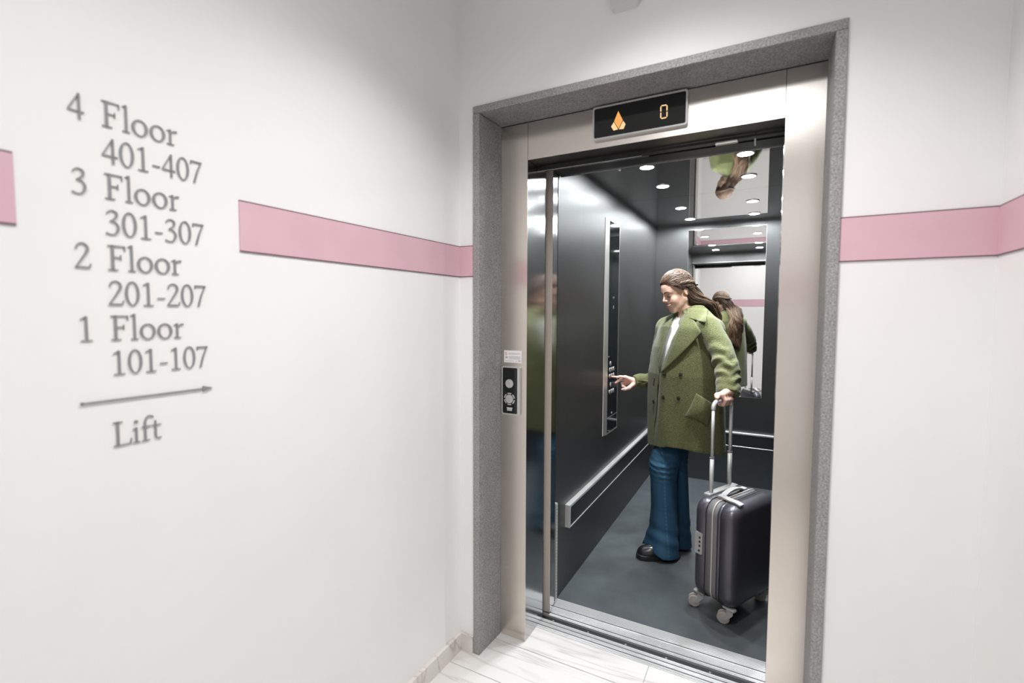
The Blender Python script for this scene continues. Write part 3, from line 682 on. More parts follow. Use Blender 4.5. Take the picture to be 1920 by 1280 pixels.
# --- distance field tools
def smin(a, b, k):
    h = np.clip(0.5+0.5*(b-a)/k, 0, 1); return b*(1-h)+a*h-k*h*(1-h)
def smax(a, b, k): return -smin(-a, -b, k)
def ell(p, c, r):
    q = p-np.asarray(c, np.float32); r = np.asarray(r, np.float32)
    k0 = np.linalg.norm(q/r, axis=-1); k1 = np.linalg.norm(q/(r*r), axis=-1); return k0*(k0-1)/np.maximum(k1, 1e-6)
def cap(p, a, b, ra, rb=None):
    a = np.asarray(a, np.float32); b = np.asarray(b, np.float32); rb = ra if rb is None else rb
    ab = b-a; t = np.clip(((p-a)@ab)/float(ab@ab), 0, 1)
    return np.linalg.norm(p-a-t[..., None]*ab, axis=-1)-(ra+(rb-ra)*t)
class Grid:
    def __init__(s, lo, hi, h):
        s.lo = np.array(lo, np.float32); s.h = h; s.n = np.ceil((np.array(hi)-lo)/h).astype(int)+1
        s.D = np.full(s.n, 0.06, np.float32)
    def sub(s, lo, hi):
        i0 = np.clip(np.floor((np.array(lo)-s.lo)/s.h).astype(int), 0, s.n-1); i1 = np.clip(np.ceil((np.array(hi)-s.lo)/s.h).astype(int)+1, 1, s.n)
        ax = [s.lo[k]+s.h*np.arange(i0[k], i1[k], dtype=np.float32) for k in range(3)]
        return tuple(slice(i0[k], i1[k]) for k in range(3)), np.stack(np.meshgrid(*ax, indexing='ij'), -1)
    def add(s, fn, lo, hi, k=0.01):
        sl, p = s.sub(lo, hi); s.D[sl] = smin(s.D[sl], fn(p).astype(np.float32), k)
    def cut(s, fn, lo, hi, k=0.004):
        sl, p = s.sub(lo, hi); s.D[sl] = smax(s.D[sl], -fn(p).astype(np.float32), k)
    def caps(s, pts, rads, k=0.01):
        for a, b, ra, rb in zip(pts, pts[1:], rads, rads[1:]):
            a = np.array(a); b = np.array(b); m_ = max(ra, rb)+k+0.012
            s.add(lambda p: cap(p, a, b, ra, rb), np.minimum(a, b)-m_, np.maximum(a, b)+m_, k)
    def mesh(s):
        D = s.D; S = D < 0; n = s.n
        cs = np.zeros(n-1, np.uint8)
        for i in (0, 1):
            for j in (0, 1):
                for k in (0, 1): cs += S[i:n[0]-1+i, j:n[1]-1+j, k:n[2]-1+k]
        act = (cs > 0) & (cs < 8); idx = np.argwhere(act); N = len(idx)
        vid = np.full(n-1, -1, np.int32); vid[act] = np.arange(N)
        cor = np.array([(i, j, k) for i in (0, 1) for j in (0, 1) for k in (0, 1)])
        val = np.stack([D[idx[:, 0]+c[0], idx[:, 1]+c[1], idx[:, 2]+c[2]] for c in cor], 1)
        acc = np.zeros((N, 3)); cnt = np.zeros(N)
        for a in range(8):
            for b in range(a+1, 8):
                if np.abs(cor[a]-cor[b]).sum() != 1: continue
                x = (val[:, a] < 0) != (val[:, b] < 0); dn = val[:, a]-val[:, b]; dn[dn == 0] = 1e-9
                t = val[:, a]/dn; pt = cor[a]+t[:, None]*(cor[b]-cor[a]); acc[x] += pt[x]; cnt[x] += 1
        V = s.lo+s.h*(idx+acc/np.maximum(cnt, 1)[:, None]); F = []
        for ax in range(3):
            o = [(1, 2), (2, 0), (0, 1)][ax]
            s0 = [slice(1, n[k]-1) for k in range(3)]; s1 = list(s0); s0[ax] = slice(0, n[ax]-1); s1[ax] = slice(1, n[ax])
            A = S[tuple(s0)]; B = S[tuple(s1)]; e = np.argwhere(A != B)
            if len(e) == 0: continue
            fl_ = A[tuple(e.T)]; base = e.copy()
            for k in range(3):
                if k != ax: base[:, k] += 1
            q = []
            for du, dv in ((-1, -1), (0, -1), (0, 0), (-1, 0)):
                c = base.copy(); c[:, o[0]] += du; c[:, o[1]] += dv; q.append(vid[tuple(c.T)])
            q = np.stack(q, 1); q[~fl_] = q[~fl_][:, ::-1]; F.append(q)
        return V, np.concatenate(F)
def relax(V, F, it=1, lam=0.4):
    for _ in range(it):
        acc = np.zeros_like(V); c = np.zeros(len(V))
        for a, b in ((0, 1), (1, 2), (2, 3), (3, 0)):
            np.add.at(acc, F[:, a], V[F[:, b]]); np.add.at(acc, F[:, b], V[F[:, a]]); np.add.at(c, F[:, a], 1); np.add.at(c, F[:, b], 1)
        V = V+lam*(acc/np.maximum(c, 1)[:, None]-V)
    return V

# --- head frame
HP, HYAW, HS = R_(18), R_(13), 0.85
hf = np.array([-math.cos(HYAW)*math.cos(HP), -math.sin(HYAW)*math.cos(HP), -math.sin(HP)])
hl = np.array([math.sin(HYAW), -math.cos(HYAW), 0.0]); hu = np.cross(hf, hl)
HM = np.stack([hf, hl, hu], 1)
EARC = np.array([-0.020, 0.075, 0.0])
HO = LP(1287, 547, -0.062) - HM@EARC*HS
def H2L(pc): return HO + (np.asarray(pc)*HS)@HM.T
def L2H(p): return ((p-HO.astype(np.float32))@HM.astype(np.float32))/np.float32(HS)
CRC, CRR = (-0.008, 0, 0.038), (0.100, 0.075, 0.088)
def head_sdf(p):
    ay = np.abs(p[..., 1]); pm = np.stack([p[..., 0], ay, p[..., 2]], -1)
    d = ell(p, CRC, CRR)
    d = smin(d, ell(p, (0.030, 0, -0.028), (0.066, 0.058, 0.088)), 0.03)
    d = smin(d, ell(p, (0.046, 0, 0.055), (0.052, 0.060, 0.050)), 0.03)
    d = smin(d, cap(pm, (-0.010, 0.050, -0.045), (0.056, 0.016, -0.096), 0.022, 0.017), 0.02)
    d = smin(d, cap(pm, (0.066, 0, -0.100), (0.066, 0.008, -0.100), 0.0185), 0.018)
    d = smin(d, cap(pm, (0.058, 0.036, -0.026), (0.060, 0.034, -0.036), 0.0235), 0.02)
    d = smin(d, cap(pm, (0.088, 0.0, 0.028), (0.080, 0.034, 0.032), 0.012), 0.018)
    d = smax(d, -cap(pm, (0.107, 0.030, 0.011), (0.102, 0.037, 0.011), 0.0135), 0.014)
    d = smin(d, cap(pm, (0.079, 0.0315, 0.009), (0.0795, 0.030, 0.008), 0.0145), 0.004)
    d = smin(d, cap(p, (0.092, 0, 0.020), (0.1135, 0, -0.021), 0.0075, 0.0095), 0.012)
    d = smin(d, cap(pm, (0.100, 0.010, -0.027), (0.098, 0.0115, -0.026), 0.0072), 0.007)
    d = smin(d, ell(p, (0.078, 0, -0.058), (0.022, 0.030, 0.026)), 0.015)
    d = smin(d, cap(pm, (0.0985, 0, -0.0495), (0.082, 0.027, -0.0455), 0.0050, 0.0030), 0.005)
    d = smin(d, cap(pm, (0.0960, 0, -0.0620), (0.082, 0.025, -0.0500), 0.0062, 0.0030), 0.005)
    d = smax(d, -cap(pm, (0.1060, 0, -0.0555), (0.088, 0.0285, -0.0470), 0.0030), 0.003)
    e = ell(pm @ np.array([[0.97, 0, 0.22], [0, 1, 0], [-0.22, 0, 0.97]], np.float32), (-0.020, 0.0755, 0.001), (0.0185, 0.0075, 0.031))
    e = smax(e, -ell(pm, (-0.0195, 0.084, 0.004), (0.0105, 0.0065, 0.020)), 0.004)
    d = smin(d, e, 0.005)
    return d
def scoop(d0, origin, direction, steps=90, reach=0.12):
    """first hit of the head surface from outside along a direction (head frame)"""
    o = np.asarray(origin, np.float32); dr = np.asarray(direction, np.float32); dr = dr/np.linalg.norm(dr); t = 0.0
    for _ in range(steps):
        d = float(head_sdf((o+dr*t)[None])[0])
        if d < 2e-4: break
        t += max(d*0.7, 2e-4)
    return o+dr*t

# --- torso and garment tables (image rows measured on the photograph -> metres)
TF = np.array([-0.82, -0.57]); TL = np.array([0.57, -0.82])
rows = [(572, 1283, 1316), (584, 1272, 1326), (596, 1258, 1334), (612, 1243, 1341), (650, 1231, 1343), (700, 1223.5, 1346), (750, 1222.5, 1347), (800, 1223, 1347), (862, 1224, 1347)]
TZ, TX, TS = [], [], []
for py, L, R in rows:
    a = LP(L, py, 0); b = LP(R, py, 0); TZ.append((a[2]+b[2])/2); TX.append((a[0]+b[0])/2); TS.append((b[0]-a[0])/2)
TZ, TX, TS = [np.array(v[::-1]) for v in (TZ, TX, TS)]
def tor(z): return np.interp(z, TZ, TX), np.interp(z, TZ, TS)/1.105
def torso_sdf(p, shrink=0.0, fold=0.0):
    cx, d = tor(p[..., 2]); dd = d-shrink; ww = d*1.3-shrink
    x = p[..., 0]-cx; y = p[..., 1]
    f = x*TF[0]+y*TF[1]; l = x*TL[0]+y*TL[1]
    if fold:
        ang = np.arctan2(l/1.3, f); amp = fold*np.clip((1.30-p[..., 2])/0.5, 0.0, 1)
        dd = dd+amp*np.sin(ang*7+p[..., 2]*3.0); ww = ww+amp*np.sin(ang*7+p[..., 2]*3.0)
    q = np.sqrt((f/dd)**2+(l/ww)**2); d_ = (q-1)*np.minimum(dd, ww)
    return smax(d_, np.maximum(p[..., 2]-TZ[-1], TZ[0]-p[..., 2]), 0.006)
z612 = LP(1292, 612, 0)[2]; cx612 = tor(z612)[0]
SH_N = np.array([cx612+TL[0]*0.150, TL[1]*0.150, z612-0.012]); SH_F = np.array([cx612-TL[0]*0.150, -TL[1]*0.150, z612-0.012])

# --- arm paths
WR_N = LP(1366, 735, -0.425); EL_N = LP(1363.5, 690, -0.330)
WR_F = LP(1192, 716, 0.205); EL_F = LP(1236, 712, 0.215)

# --- body: one continuous skin
g = Grid((-0.46, -0.62, 0.0), (0.46, 0.36, 1.72), 0.0031)
hb0 = HO-0.19; hb1 = HO+0.19
g.add(lambda p: head_sdf(L2H(p))*HS, hb0, hb1, 0.002)
NK0 = H2L((-0.040, 0, -0.045)); NK1 = np.array([tor(z612)[0]+0.005, 0.0, z612+0.01])
g.caps([NK0, NK0*0.5+NK1*0.5, NK1], [0.047, 0.047, 0.055], 0.02)
g.caps([SH_F+(0, 0, -0.02), NK1+(0, 0, -0.05), SH_N+(0, 0, -0.02)], [0.045, 0.052, 0.045], 0.03)
c = lambda z: np.array([tor(z)[0], 0, z])
g.caps([c(1.30), c(1.15), c(1.0), c(0.88)], [0.115, 0.10, 0.10, 0.115], 0.03)
g.caps([SH_N+(0, 0, -0.02), LP(1348, 652, -0.235), EL_N, WR_N], [0.040, 0.034, 0.032, 0.026], 0.012)
g.caps([SH_F+(0, 0, -0.02), EL_F, WR_F], [0.045, 0.036, 0.026], 0.02)
KN_N, AN_N = LP(1244, 885, -0.01), LP(1247, 1005, -0.02)
KN_F, AN_F = LP(1273, 885, 0.07), LP(1280, 995, 0.08)
g.caps([c(0.88)+(-0.03, -0.02, -0.02), KN_N, AN_N], [0.032, 0.036, 0.032], 0.010)
g.caps([c(0.88)+(-0.01, 0.06, -0.02), KN_F, AN_F], [0.032, 0.034, 0.030], 0.010)
def finger(pts, r0, r1, k=0.004):
    n = len(pts); g.caps(pts, [r0+(r1-r0)*i/(n-1) for i in range(n)], k)
# far hand, index finger on the button
TIP = W2L((CFX+0.0125, 1.325, 1.026))
def F(px, py, b): return LP(px, py, b)
mi_ = [F(1172.5, 707.0, 0.192), F(1173, 710.5, 0.207), F(1174, 714.5, 0.217), F(1176, 718.5, 0.222)]
for k_, q in enumerate(mi_): g.caps([WR_F, q], [0.0225, 0.0115], 0.010)
g.caps([mi_[0], mi_[1], mi_[2], mi_[3]], [0.0115, 0.0115, 0.011, 0.010], 0.006)
finger([mi_[0], F(1163, 706.0, 0.190), F(1156.5, 707.0, 0.192), TIP], 0.0100, 0.0066)
finger([mi_[1], F(1164, 711.5, 0.204), F(1158, 714.5, 0.200), F(1154, 717.5, 0.198)], 0.0098, 0.0066)
finger([mi_[2], F(1166, 718.5, 0.212), F(1167.5, 724.5, 0.205), F(1172, 725.5, 0.197)], 0.0094, 0.0066)
finger([mi_[3], F(1169, 723.0, 0.215), F(1171, 728.5, 0.208), F(1175, 728.5, 0.200)], 0.0086, 0.0060)
finger([F(1187, 720.5, 0.185), F(1179, 727.0, 0.172), F(1172, 729.5, 0.170), F(1166.5, 730.0, 0.174)], 0.0135, 0.0068, 0.008)
# near hand round the suitcase grip
def S2L(u, v, z):
    X = SC + Matrix.Rotation(SA, 3, 'Z') @ Vector((u, v, 0)); return W2L((X.x, X.y, z))
bA, bB = S2L(*pn, ZB), S2L(*pf, ZB); bd = (bB-bA)/np.linalg.norm(bB-bA)
side = np.array([bd[1], -bd[0], 0.0]); side = side if side[1] < 0 else -side      # towards the camera, square to the bar
UPZ = np.array([0, 0, 1.0])
base_t = [0.072, 0.094, 0.115, 0.134]
for k_, t in enumerate(base_t):
    ax = bA+bd*t; r = 0.0205
    mcp = ax + UPZ*(0.030-0.003*abs(k_-1)) + side*0.008
    pip = ax + UPZ*(0.004) + side*(0.0255)
    dip = ax - UPZ*(0.0195) + side*0.013
    tip = ax - UPZ*0.0205 - side*0.007
    rr = [0.0100, 0.0102, 0.0097, 0.0086][k_]
    g.caps([WR_N+UPZ*0.004+bd*(k_-1.5)*0.010, mcp], [0.0200, 0.0125], 0.010)
    finger([mcp, pip, dip, tip], rr, rr*0.76, 0.0035)
mN = [bA+bd*t+UPZ*0.027+side*0.005 for t in base_t]
g.caps(mN, [0.0125]*4, 0.006)
finger([WR_N-bd*0.014, bA+bd*0.056+UPZ*0.026-side*0.010, bA+bd*0.042+UPZ*0.019-side*0.004, bA+bd*0.030+UPZ*0.017+side*0.004], 0.016, 0.0076, 0.008)
# feet inside the shoes
TOE_N, HEEL_N = W2L((0.405, 1.122, 0)), W2L((0.625, 1.225, 0))
fd = (TOE_N-HEEL_N)/np.linalg.norm(TOE_N-HEEL_N); HEEL_N = TOE_N-fd*0.25
TOE_F, HEEL_F = None, LP(1284, 1022, 0.10); HEEL_F[2] = 0
fdF = np.array([-0.94, -0.34, 0]); fdF /= np.linalg.norm(fdF); HEEL_F = HEEL_F-fdF*0.015; TOE_F = HEEL_F+fdF*0.25
for T_, H_, A_ in ((TOE_N, HEEL_N, AN_N), (TOE_F, HEEL_F, AN_F)):
    d_ = (T_-H_)/np.linalg.norm(T_-H_); g.caps([A_, H_+d_*0.055+UPZ*0.075, H_+d_*0.19+UPZ*0.050], [0.040, 0.036, 0.024], 0.02)
V, Fq = g.mesh(); V = relax(V, Fq, 1, 0.3)
ph = L2H(V.astype(np.float32)); skin = np.array([0.76, 0.48, 0.36])
colr = np.tile(skin, (len(V), 1))
nearhead = np.linalg.norm(ph, axis=1) < 0.17
def blend(mask_d, c_, wd, amt):
    global colr
    w_ = (np.clip(1-mask_d/wd, 0, 1)**1.2*amt)[:, None]*nearhead[:, None]; colr = colr*(1-w_)+np.array(c_)*w_
pm = ph.copy(); pm[:, 1] = np.abs(pm[:, 1])
blend(np.linalg.norm((pm-[0.075, 0.040, -0.030])/[1, 1, 1], axis=1), (0.74, 0.33, 0.26), 0.032, 0.5)
blend(np.maximum(np.minimum(cap(pm, (0.0995, 0, -0.0495), (0.084, 0.027, -0.0455), 0.0050, 0.003), cap(pm, (0.0970, 0, -0.0620), (0.084, 0.025, -0.0500), 0.0062, 0.003)), 0), (0.50, 0.10, 0.09), 0.0035, 0.9)
blend(np.maximum(cap(pm, (0.103, 0, -0.0560), (0.088, 0.024, -0.0490), 0.0022), 0), (0.85, 0.80, 0.75), 0.002, 0.9)
blend(np.maximum(cap(pm, (0.094, 0.030, 0.008), (0.090, 0.038, 0.008), 0.004), 0), (0.36, 0.16, 0.11), 0.010, 0.35)
hand = (V[:, 2] < 1.15) & (V[:, 2] > 0.9)
colr[hand] = np.array([0.76, 0.48, 0.39])
m_skin = mat('skin', rough=0.48); vcol(m_skin); bsdf(m_skin).inputs['Subsurface Weight'].default_value = 0.12
bsdf(m_skin).inputs['Subsurface Radius'].default_value = (0.012, 0.005, 0.003); bsdf(m_skin).inputs['Subsurface Scale'].default_value = 0.6
from_arrays('body', V, Fq, m_skin, person, True, colr)
# brows and lashes
m_brow = mat('dark_brow', (0.035, 0.020, 0.014), 0.6)
for s in (1, -1):
    bm = bmesh.new(); P = [scoop(0, (0.16, s*a, b), (-1, 0, 0)) for a, b in ((0.010, 0.028), (0.020, 0.033), (0.032, 0.0365), (0.044, 0.035), (0.050, 0.030))]
    tube(bm, [H2L(q) for q in P], [0.0018, 0.0028, 0.0026, 0.0018, 0.0008], 8); from_bm('eyebrow', bm, m_brow, person, True)
    bm = bmesh.new(); P = [scoop(0, (0.16, s*a, b), (-1, 0, 0)) for a, b in ((0.0185, 0.0035), (0.025, 0.0005), (0.032, -0.001), (0.039, 0.0005), (0.0455, 0.0045))]
    tube(bm, [H2L(q) for q in P], [0.0012, 0.0020, 0.0023, 0.0023, 0.0015], 8); from_bm('eyelashes', bm, m_brow, person, True)

# --- hair: shell over the skull, strands gathered at the back, long waves down the back
HCR = (0.116, 0.090, 0.120)
def hair_r(dirs, grow=0.0):
    d = dirs/np.linalg.norm(dirs, axis=-1, keepdims=True); return np.array(CRC)+d/np.linalg.norm(d/(np.array(HCR)+grow), axis=-1, keepdims=True)
gh = Grid(HO-0.17, HO+0.17, 0.003)
def cap_sdf(p):
    q = L2H(p); d = ell(q, CRC, HCR)
    n = 0.656*q[..., 0]-0.754*q[..., 2]+0.0135
    n = np.maximum(n, -ell(np.stack([q[..., 0], np.abs(q[..., 1]), q[..., 2]], -1), (-0.018, 0.090, 0.000), (0.025, 0.035, 0.037)))
    ang = np.arctan2(q[..., 1], q[..., 2]-0.018)
    d = d - 0.0012*np.sin(ang*34+q[..., 0]*20)
    return smax(d, n, 0.007)*HS
gh.add(cap_sdf, HO-0.165, HO+0.165, 0.002)
Vh, Fh_ = gh.mesh()
HV, HF, HC = [Vh], [Fh_], [np.tile([0.070, 0.042, 0.027], (len(Vh), 1))]
hn = len(Vh)
def add_strand(P, rad, color, tipc=None, ns=6, flat=0.6):
    global hn
    P = np.array(P); n = len(P); T = np.gradient(P, axis=0); T /= np.linalg.norm(T, axis=1, keepdims=True)+1e-9
    ref = np.array([0.3, -0.8, 0.5]); U = np.cross(T, ref); U /= np.linalg.norm(U, axis=1, keepdims=True)+1e-9; Wd = np.cross(T, U)
    a = np.arange(ns)*2*math.pi/ns
    ring = P[:, None]+np.array(rad)[:, None, None]*(U[:, None]*np.cos(a)[None, :, None]+Wd[:, None]*flat*np.sin(a)[None, :, None])
    HV.append(ring.reshape(-1, 3)); q = []
    i, k = np.meshgrid(np.arange(n-1), np.arange(ns), indexing='ij'); k2 = (k+1) % ns
    q = np.stack([hn+i*ns+k, hn+i*ns+k2, hn+(i+1)*ns+k2, hn+(i+1)*ns+k], -1).reshape(-1, 4); HF.append(q)
    tt = np.repeat(np.linspace(0, 1, n), ns)[:, None]; HC.append(np.array(color)*(1-tt)+np.array(tipc if tipc is not None else color)*tt); hn += n*ns
def cr(ctrl, n):
    P = np.array(ctrl); m_ = len(P); out = []
    for s in np.linspace(0, m_-1-1e-6, n):
        i = int(s); t = s-i; a, b, c_, d = P[max(i-1, 0)], P[i], P[i+1], P[min(i+2, m_-1)]
        out.append(0.5*((2*b)+(c_-a)*t+(2*a-5*b+4*c_-d)*t*t+(3*b-a-3*c_+d)*t**3))
    return np.array(out)
DK, MD, LT = np.array([0.028, 0.017, 0.012]), np.array([0.075, 0.043, 0.027]), np.array([0.28, 0.175, 0.105])
CLIP = np.array([-0.113, 0, 0.020])
def hairline(y):                                        # point on the hairline for a sideways position
    a = abs(y)/0.078; x = 0.090*(1-a**1.8)+0.004*a; z = 0.87*x+0.022; return np.array([x, y, z])
for i in range(620):
    y = rng.uniform(-0.080, 0.080); st_ = hairline(y)+rng.normal(0, 0.002, 3)
    if rng.rand() < 0.55: st_ = st_*0.0+np.array([rng.uniform(-0.06, 0.08), y*0.8, 0.12])
    d0 = st_-np.array(CRC); d1 = CLIP+np.array([0, rng.uniform(-0.02, 0.02), rng.uniform(-0.014, 0.014)])-np.array(CRC)
    pts = []
    for t in np.linspace(0, 1, 15):
        sag = np.array([0, 0, -0.012*math.sin(math.pi*t)*min(1, abs(y)/0.05)])
        dd = d0/np.linalg.norm(d0)*(1-t)+d1/np.linalg.norm(d1)*t
        pts.append(hair_r((dd+sag*4)[None], 0.001+0.005*math.sin(math.pi*t)+rng.uniform(-.001, .001))[0])
    pts = np.array(pts); qx = (pts[:, 0]+0.018)/0.027; qz = (pts[:, 2]-0.002)/0.040; qq = np.sqrt(qx**2+qz**2)+1e-6; near_ear = (qq < 1) & (np.abs(pts[:, 1]) > 0.045)
    pts[near_ear, 2] = 0.002+0.040*np.sqrt(np.maximum(1-qx[near_ear]**2, 0))+0.004*rng.rand()
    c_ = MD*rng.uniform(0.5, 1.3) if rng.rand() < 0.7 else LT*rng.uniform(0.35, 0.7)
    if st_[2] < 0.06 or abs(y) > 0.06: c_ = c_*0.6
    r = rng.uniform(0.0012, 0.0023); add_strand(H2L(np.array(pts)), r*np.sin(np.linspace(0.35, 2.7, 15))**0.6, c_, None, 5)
# rolled strand from temple to clip on both sides
for s in (1, -1):
    for tw in range(5):
        pts = []
        for t in np.linspace(0, 1, 18):
            a = np.array([0.016, s*0.083, 0.066])*(1-t)+(CLIP+np.array([-0.004, s*0.012, 0.0]))*t+np.array([0, s*0.030*math.sin(math.pi*t), 0.016*math.sin(math.pi*t)])
            ph_ = tw*2*math.pi/5+t*9
            pts.append(hair_r((a-np.array(CRC))[None], 0.007)[0]+np.array([0.002*math.cos(ph_), s*0.004*math.cos(ph_), 0.007*math.sin(ph_)]))
        add_strand(H2L(np.array(pts)), 0.0048*np.sin(np.linspace(0.5, 2.6, 18)), [MD*1.1, LT*0.6, DK*1.4, LT*0.5, MD][tw], None, 6, 0.9)
NB = LP(1318, 571, 0.02)
TB = -np.array([TF[0], TF[1], 0]); TLv = np.array([TL[0], TL[1], 0])
def backp(z, v, u):
    cx, d = tor(z); l = v; dpt = d*math.sqrt(max(0, 1-(l/(1.3*d))**2)); return np.array([cx, 0, z])+TB*(dpt+0.014+u)+TLv*l
for cl in range(36):
    cph = rng.uniform(-1.4, 1.4); cout = rng.uniform(0, 1); cw = rng.uniform(0, 6.28); cend = rng.uniform(1.08, 1.20); ce = rng.uniform(0, 1); cmix = rng.rand(); camp = rng.uniform(0.010, 0.020); cfr = rng.uniform(15, 21)
    if cl >= 26: cph, ce, cout, cmix = rng.uniform(0.75, 1.45), rng.uniform(0, 0.35), rng.uniform(0.2, 0.9), rng.uniform(0, 0.6)
    for i in range(24):
        ph_ = np.clip(cph+rng.normal(0, 0.10), -1.5, 1.5); zz = rng.uniform(-0.055, 0.030); out = np.clip(cout+rng.normal(0, 0.12), 0, 1); e = np.clip(ce+rng.normal(0, 0.1), 0, 1)
        x = -0.028-0.072*math.cos(ph_); st_ = hair_r((np.array([x, 0.084*math.sin(ph_), zz])-np.array(CRC))[None], -0.008+0.010*out)[0]
        v = 0.080*math.sin(cph)*0.8+rng.normal(0, 0.009)+0.012; u = 0.004+0.045*out
        P0 = H2L(st_); P1 = H2L(st_+np.array([-0.004-0.036*e, 0.0, -0.068+0.018*e]))
        P2 = NB+TLv*(v*0.95)+TB*(0.004+0.030*out)+np.array([-0.040*(1-e), 0, 0.010*out-0.010*(1-e)])
        zE = cend+rng.normal(0, 0.012); P3 = backp(1.36, v, u+0.004); P4 = backp(0.5*(1.36+zE), v*1.05, u*0.9); P5 = backp(zE, v*0.95+rng.normal(0, 0.006), u*0.6)
        P = cr([P0, P1, P2, P3, P4, P5], 34); s = np.concatenate([[0], np.cumsum(np.linalg.norm(np.diff(P, axis=0), axis=1))]); s = s/s[-1]; wv = camp*np.clip((s-0.22)/0.4, 0, 1); f0 = cw+rng.normal(0, 0.22)
        P = P+TLv*(wv*np.sin(s*cfr+f0))[:, None]+TB*(0.7*wv*np.cos(s*cfr+f0))[:, None]
        r = rng.uniform(0.0017, 0.0032); mix = np.clip(cmix+rng.normal(0, 0.2), 0, 1)
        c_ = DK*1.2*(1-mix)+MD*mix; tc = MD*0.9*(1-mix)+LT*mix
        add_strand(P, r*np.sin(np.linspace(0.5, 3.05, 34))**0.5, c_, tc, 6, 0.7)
m_hair = mat('brown_hair', rough=0.5); vcol(m_hair); bsdf(m_hair).inputs['Specular IOR Level'].default_value = 0.3
hob = from_arrays('hair', np.concatenate(HV), np.concatenate(HF), m_hair, person, True, np.concatenate(HC)); hob['label'] = 'long wavy brown hair half pinned up at the back'
bm = bmesh.new(); tube(bm, [H2L(hair_r(np.array([[-0.100, y_, 0.018-0.038]]), 0.012)[0]+np.array([-0.004, y_*0.6, 0.004])) for y_ in np.linspace(-0.03, 0.03, 7)], [0.004, 0.006, 0.007, 0.007, 0.007, 0.006, 0.004], 8)
from_bm('hair_clip', bm, m_brow, person, True)

# --- coat
m_coat = mat('green_boucle_wool', (0.10, 0.12, 0.04), 0.95)
def _coat():
    M = m_coat; v = coords(M)
    n = nd(M, 'ShaderNodeTexNoise'); n.inputs['Scale'].default_value = 190; n.inputs['Detail'].default_value = 4; n.inputs['Roughness'].default_value = 0.65; lk(M, v, n.inputs['Vector'])
    vo = nd(M, 'ShaderNodeTexVoronoi'); vo.inputs['Scale'].default_value = 230; lk(M, v, vo.inputs['Vector'])
    r = nd(M, 'ShaderNodeValToRGB'); r.color_ramp.elements[0].position = 0.30; r.color_ramp.elements[0].color = (0.064, 0.074, 0.022, 1)
    r.color_ramp.elements[1].position = 0.74; r.color_ramp.elements[1].color = (0.195, 0.200, 0.092, 1)
    lk(M, n.outputs['Fac'], r.inputs['Fac']); lk(M, r.outputs['Color'], bsdf(M).inputs['Base Color'])
    ad = nd(M, 'ShaderNodeMath', operation='SUBTRACT'); lk(M, n.outputs['Fac'], ad.inputs[0]); lk(M, vo.outputs['Distance'], ad.inputs[1])
    b = nd(M, 'ShaderNodeBump'); b.inputs['Strength'].default_value = 0.55; b.inputs['Distance'].default_value = 0.003
    lk(M, ad.outputs[0], b.inputs['Height']); lk(M, b.outputs['Normal'], bsdf(M).inputs['Normal'])
    bsdf(M).inputs['Sheen Weight'].default_value = 0.25; bsdf(M).inputs['Sheen Roughness'].default_value = 0.5
    bsdf(M).inputs['Specular IOR Level'].default_value = 0.2
_coat()
gc = Grid((-0.30, -0.56, 0.52), (0.40, 0.34, 1.54), 0.004)
big0, big1 = (-0.30, -0.34, 0.52), (0.36, 0.34, 1.54)
gc.add(lambda p: torso_sdf(p, 0, 0.006), big0, big1, 0.002)
NKB = np.array([tor(z612)[0], 0, z612])
gc.caps([SH_F, NKB+(0, 0, 0.030), SH_N], [0.064, 0.078, 0.066], 0.030)
def sleeve(path, rads, k, folds):
    P = [np.array(q) for q in path]; L = [0]
    for a, b in zip(P, P[1:]): L.append(L[-1]+np.linalg.norm(b-a))
    lo = np.min(P, 0)-max(rads)-0.03; hi = np.max(P, 0)+max(rads)+0.03
    sl, p = gc.sub(lo, hi); best = None; S_ = None; Qv = None
    for i, (a, b) in enumerate(zip(P, P[1:])):
        ab = (b-a).astype(np.float32); t = np.clip(((p-a.astype(np.float32))@ab)/float(ab@ab), 0, 1)
        v = p-a.astype(np.float32)-t[..., None]*ab; d = np.linalg.norm(v, axis=-1); s = L[i]+t*np.linalg.norm(ab)
        if best is None: best, S_, Qv = d, s, v
        else: mk = d < best; best = np.where(mk, d, best); S_ = np.where(mk, s, S_); Qv = np.where(mk[..., None], v, Qv)
    r = np.interp(S_, L, rads); S_ = S_/L[-1]
    ang = np.arctan2(Qv[..., 2], Qv[..., 0]); 
    for s0, wd, amp, fr, skew, a0 in folds: r = r+amp*np.exp(-((S_-s0)/wd)**2)*np.sin(fr*S_+skew*np.sin(ang-a0)+3*S_*np.cos(ang*2))*(0.5+0.5*np.cos(ang-a0))
    dd = (best-r).astype(np.float32)
    # flat cuff end
    e = P[-1]; t_ = (P[-1]-P[-2])/np.linalg.norm(P[-1]-P[-2]); dd = smax(dd, ((p-e.astype(np.float32))@t_.astype(np.float32))-0.0, 0.004)
    gc.D[sl] = smin(gc.D[sl], dd, k)
CUF_N = LP(1365.5, 740, -0.410); CUF_F = LP(1189, 715.5, 0.205)
sleeve([LP(1326, 613, -0.150), LP(1350, 650, -0.240), EL_N, CUF_N], [0.067, 0.061, 0.060, 0.0565], 0.014,
       [(0.60, 0.16, 0.0075, 34, 1.6, 2.7), (0.80, 0.14, 0.0050, 47, 1.2, 0.6), (0.72, 0.2, 0.0040, 60, -1.5, 1.8), (0.22, 0.03, 0.0030, 1.0, 0.0, 1.5), (0.35, 0.12, 0.0040, 22, 2.0, 3.4)])
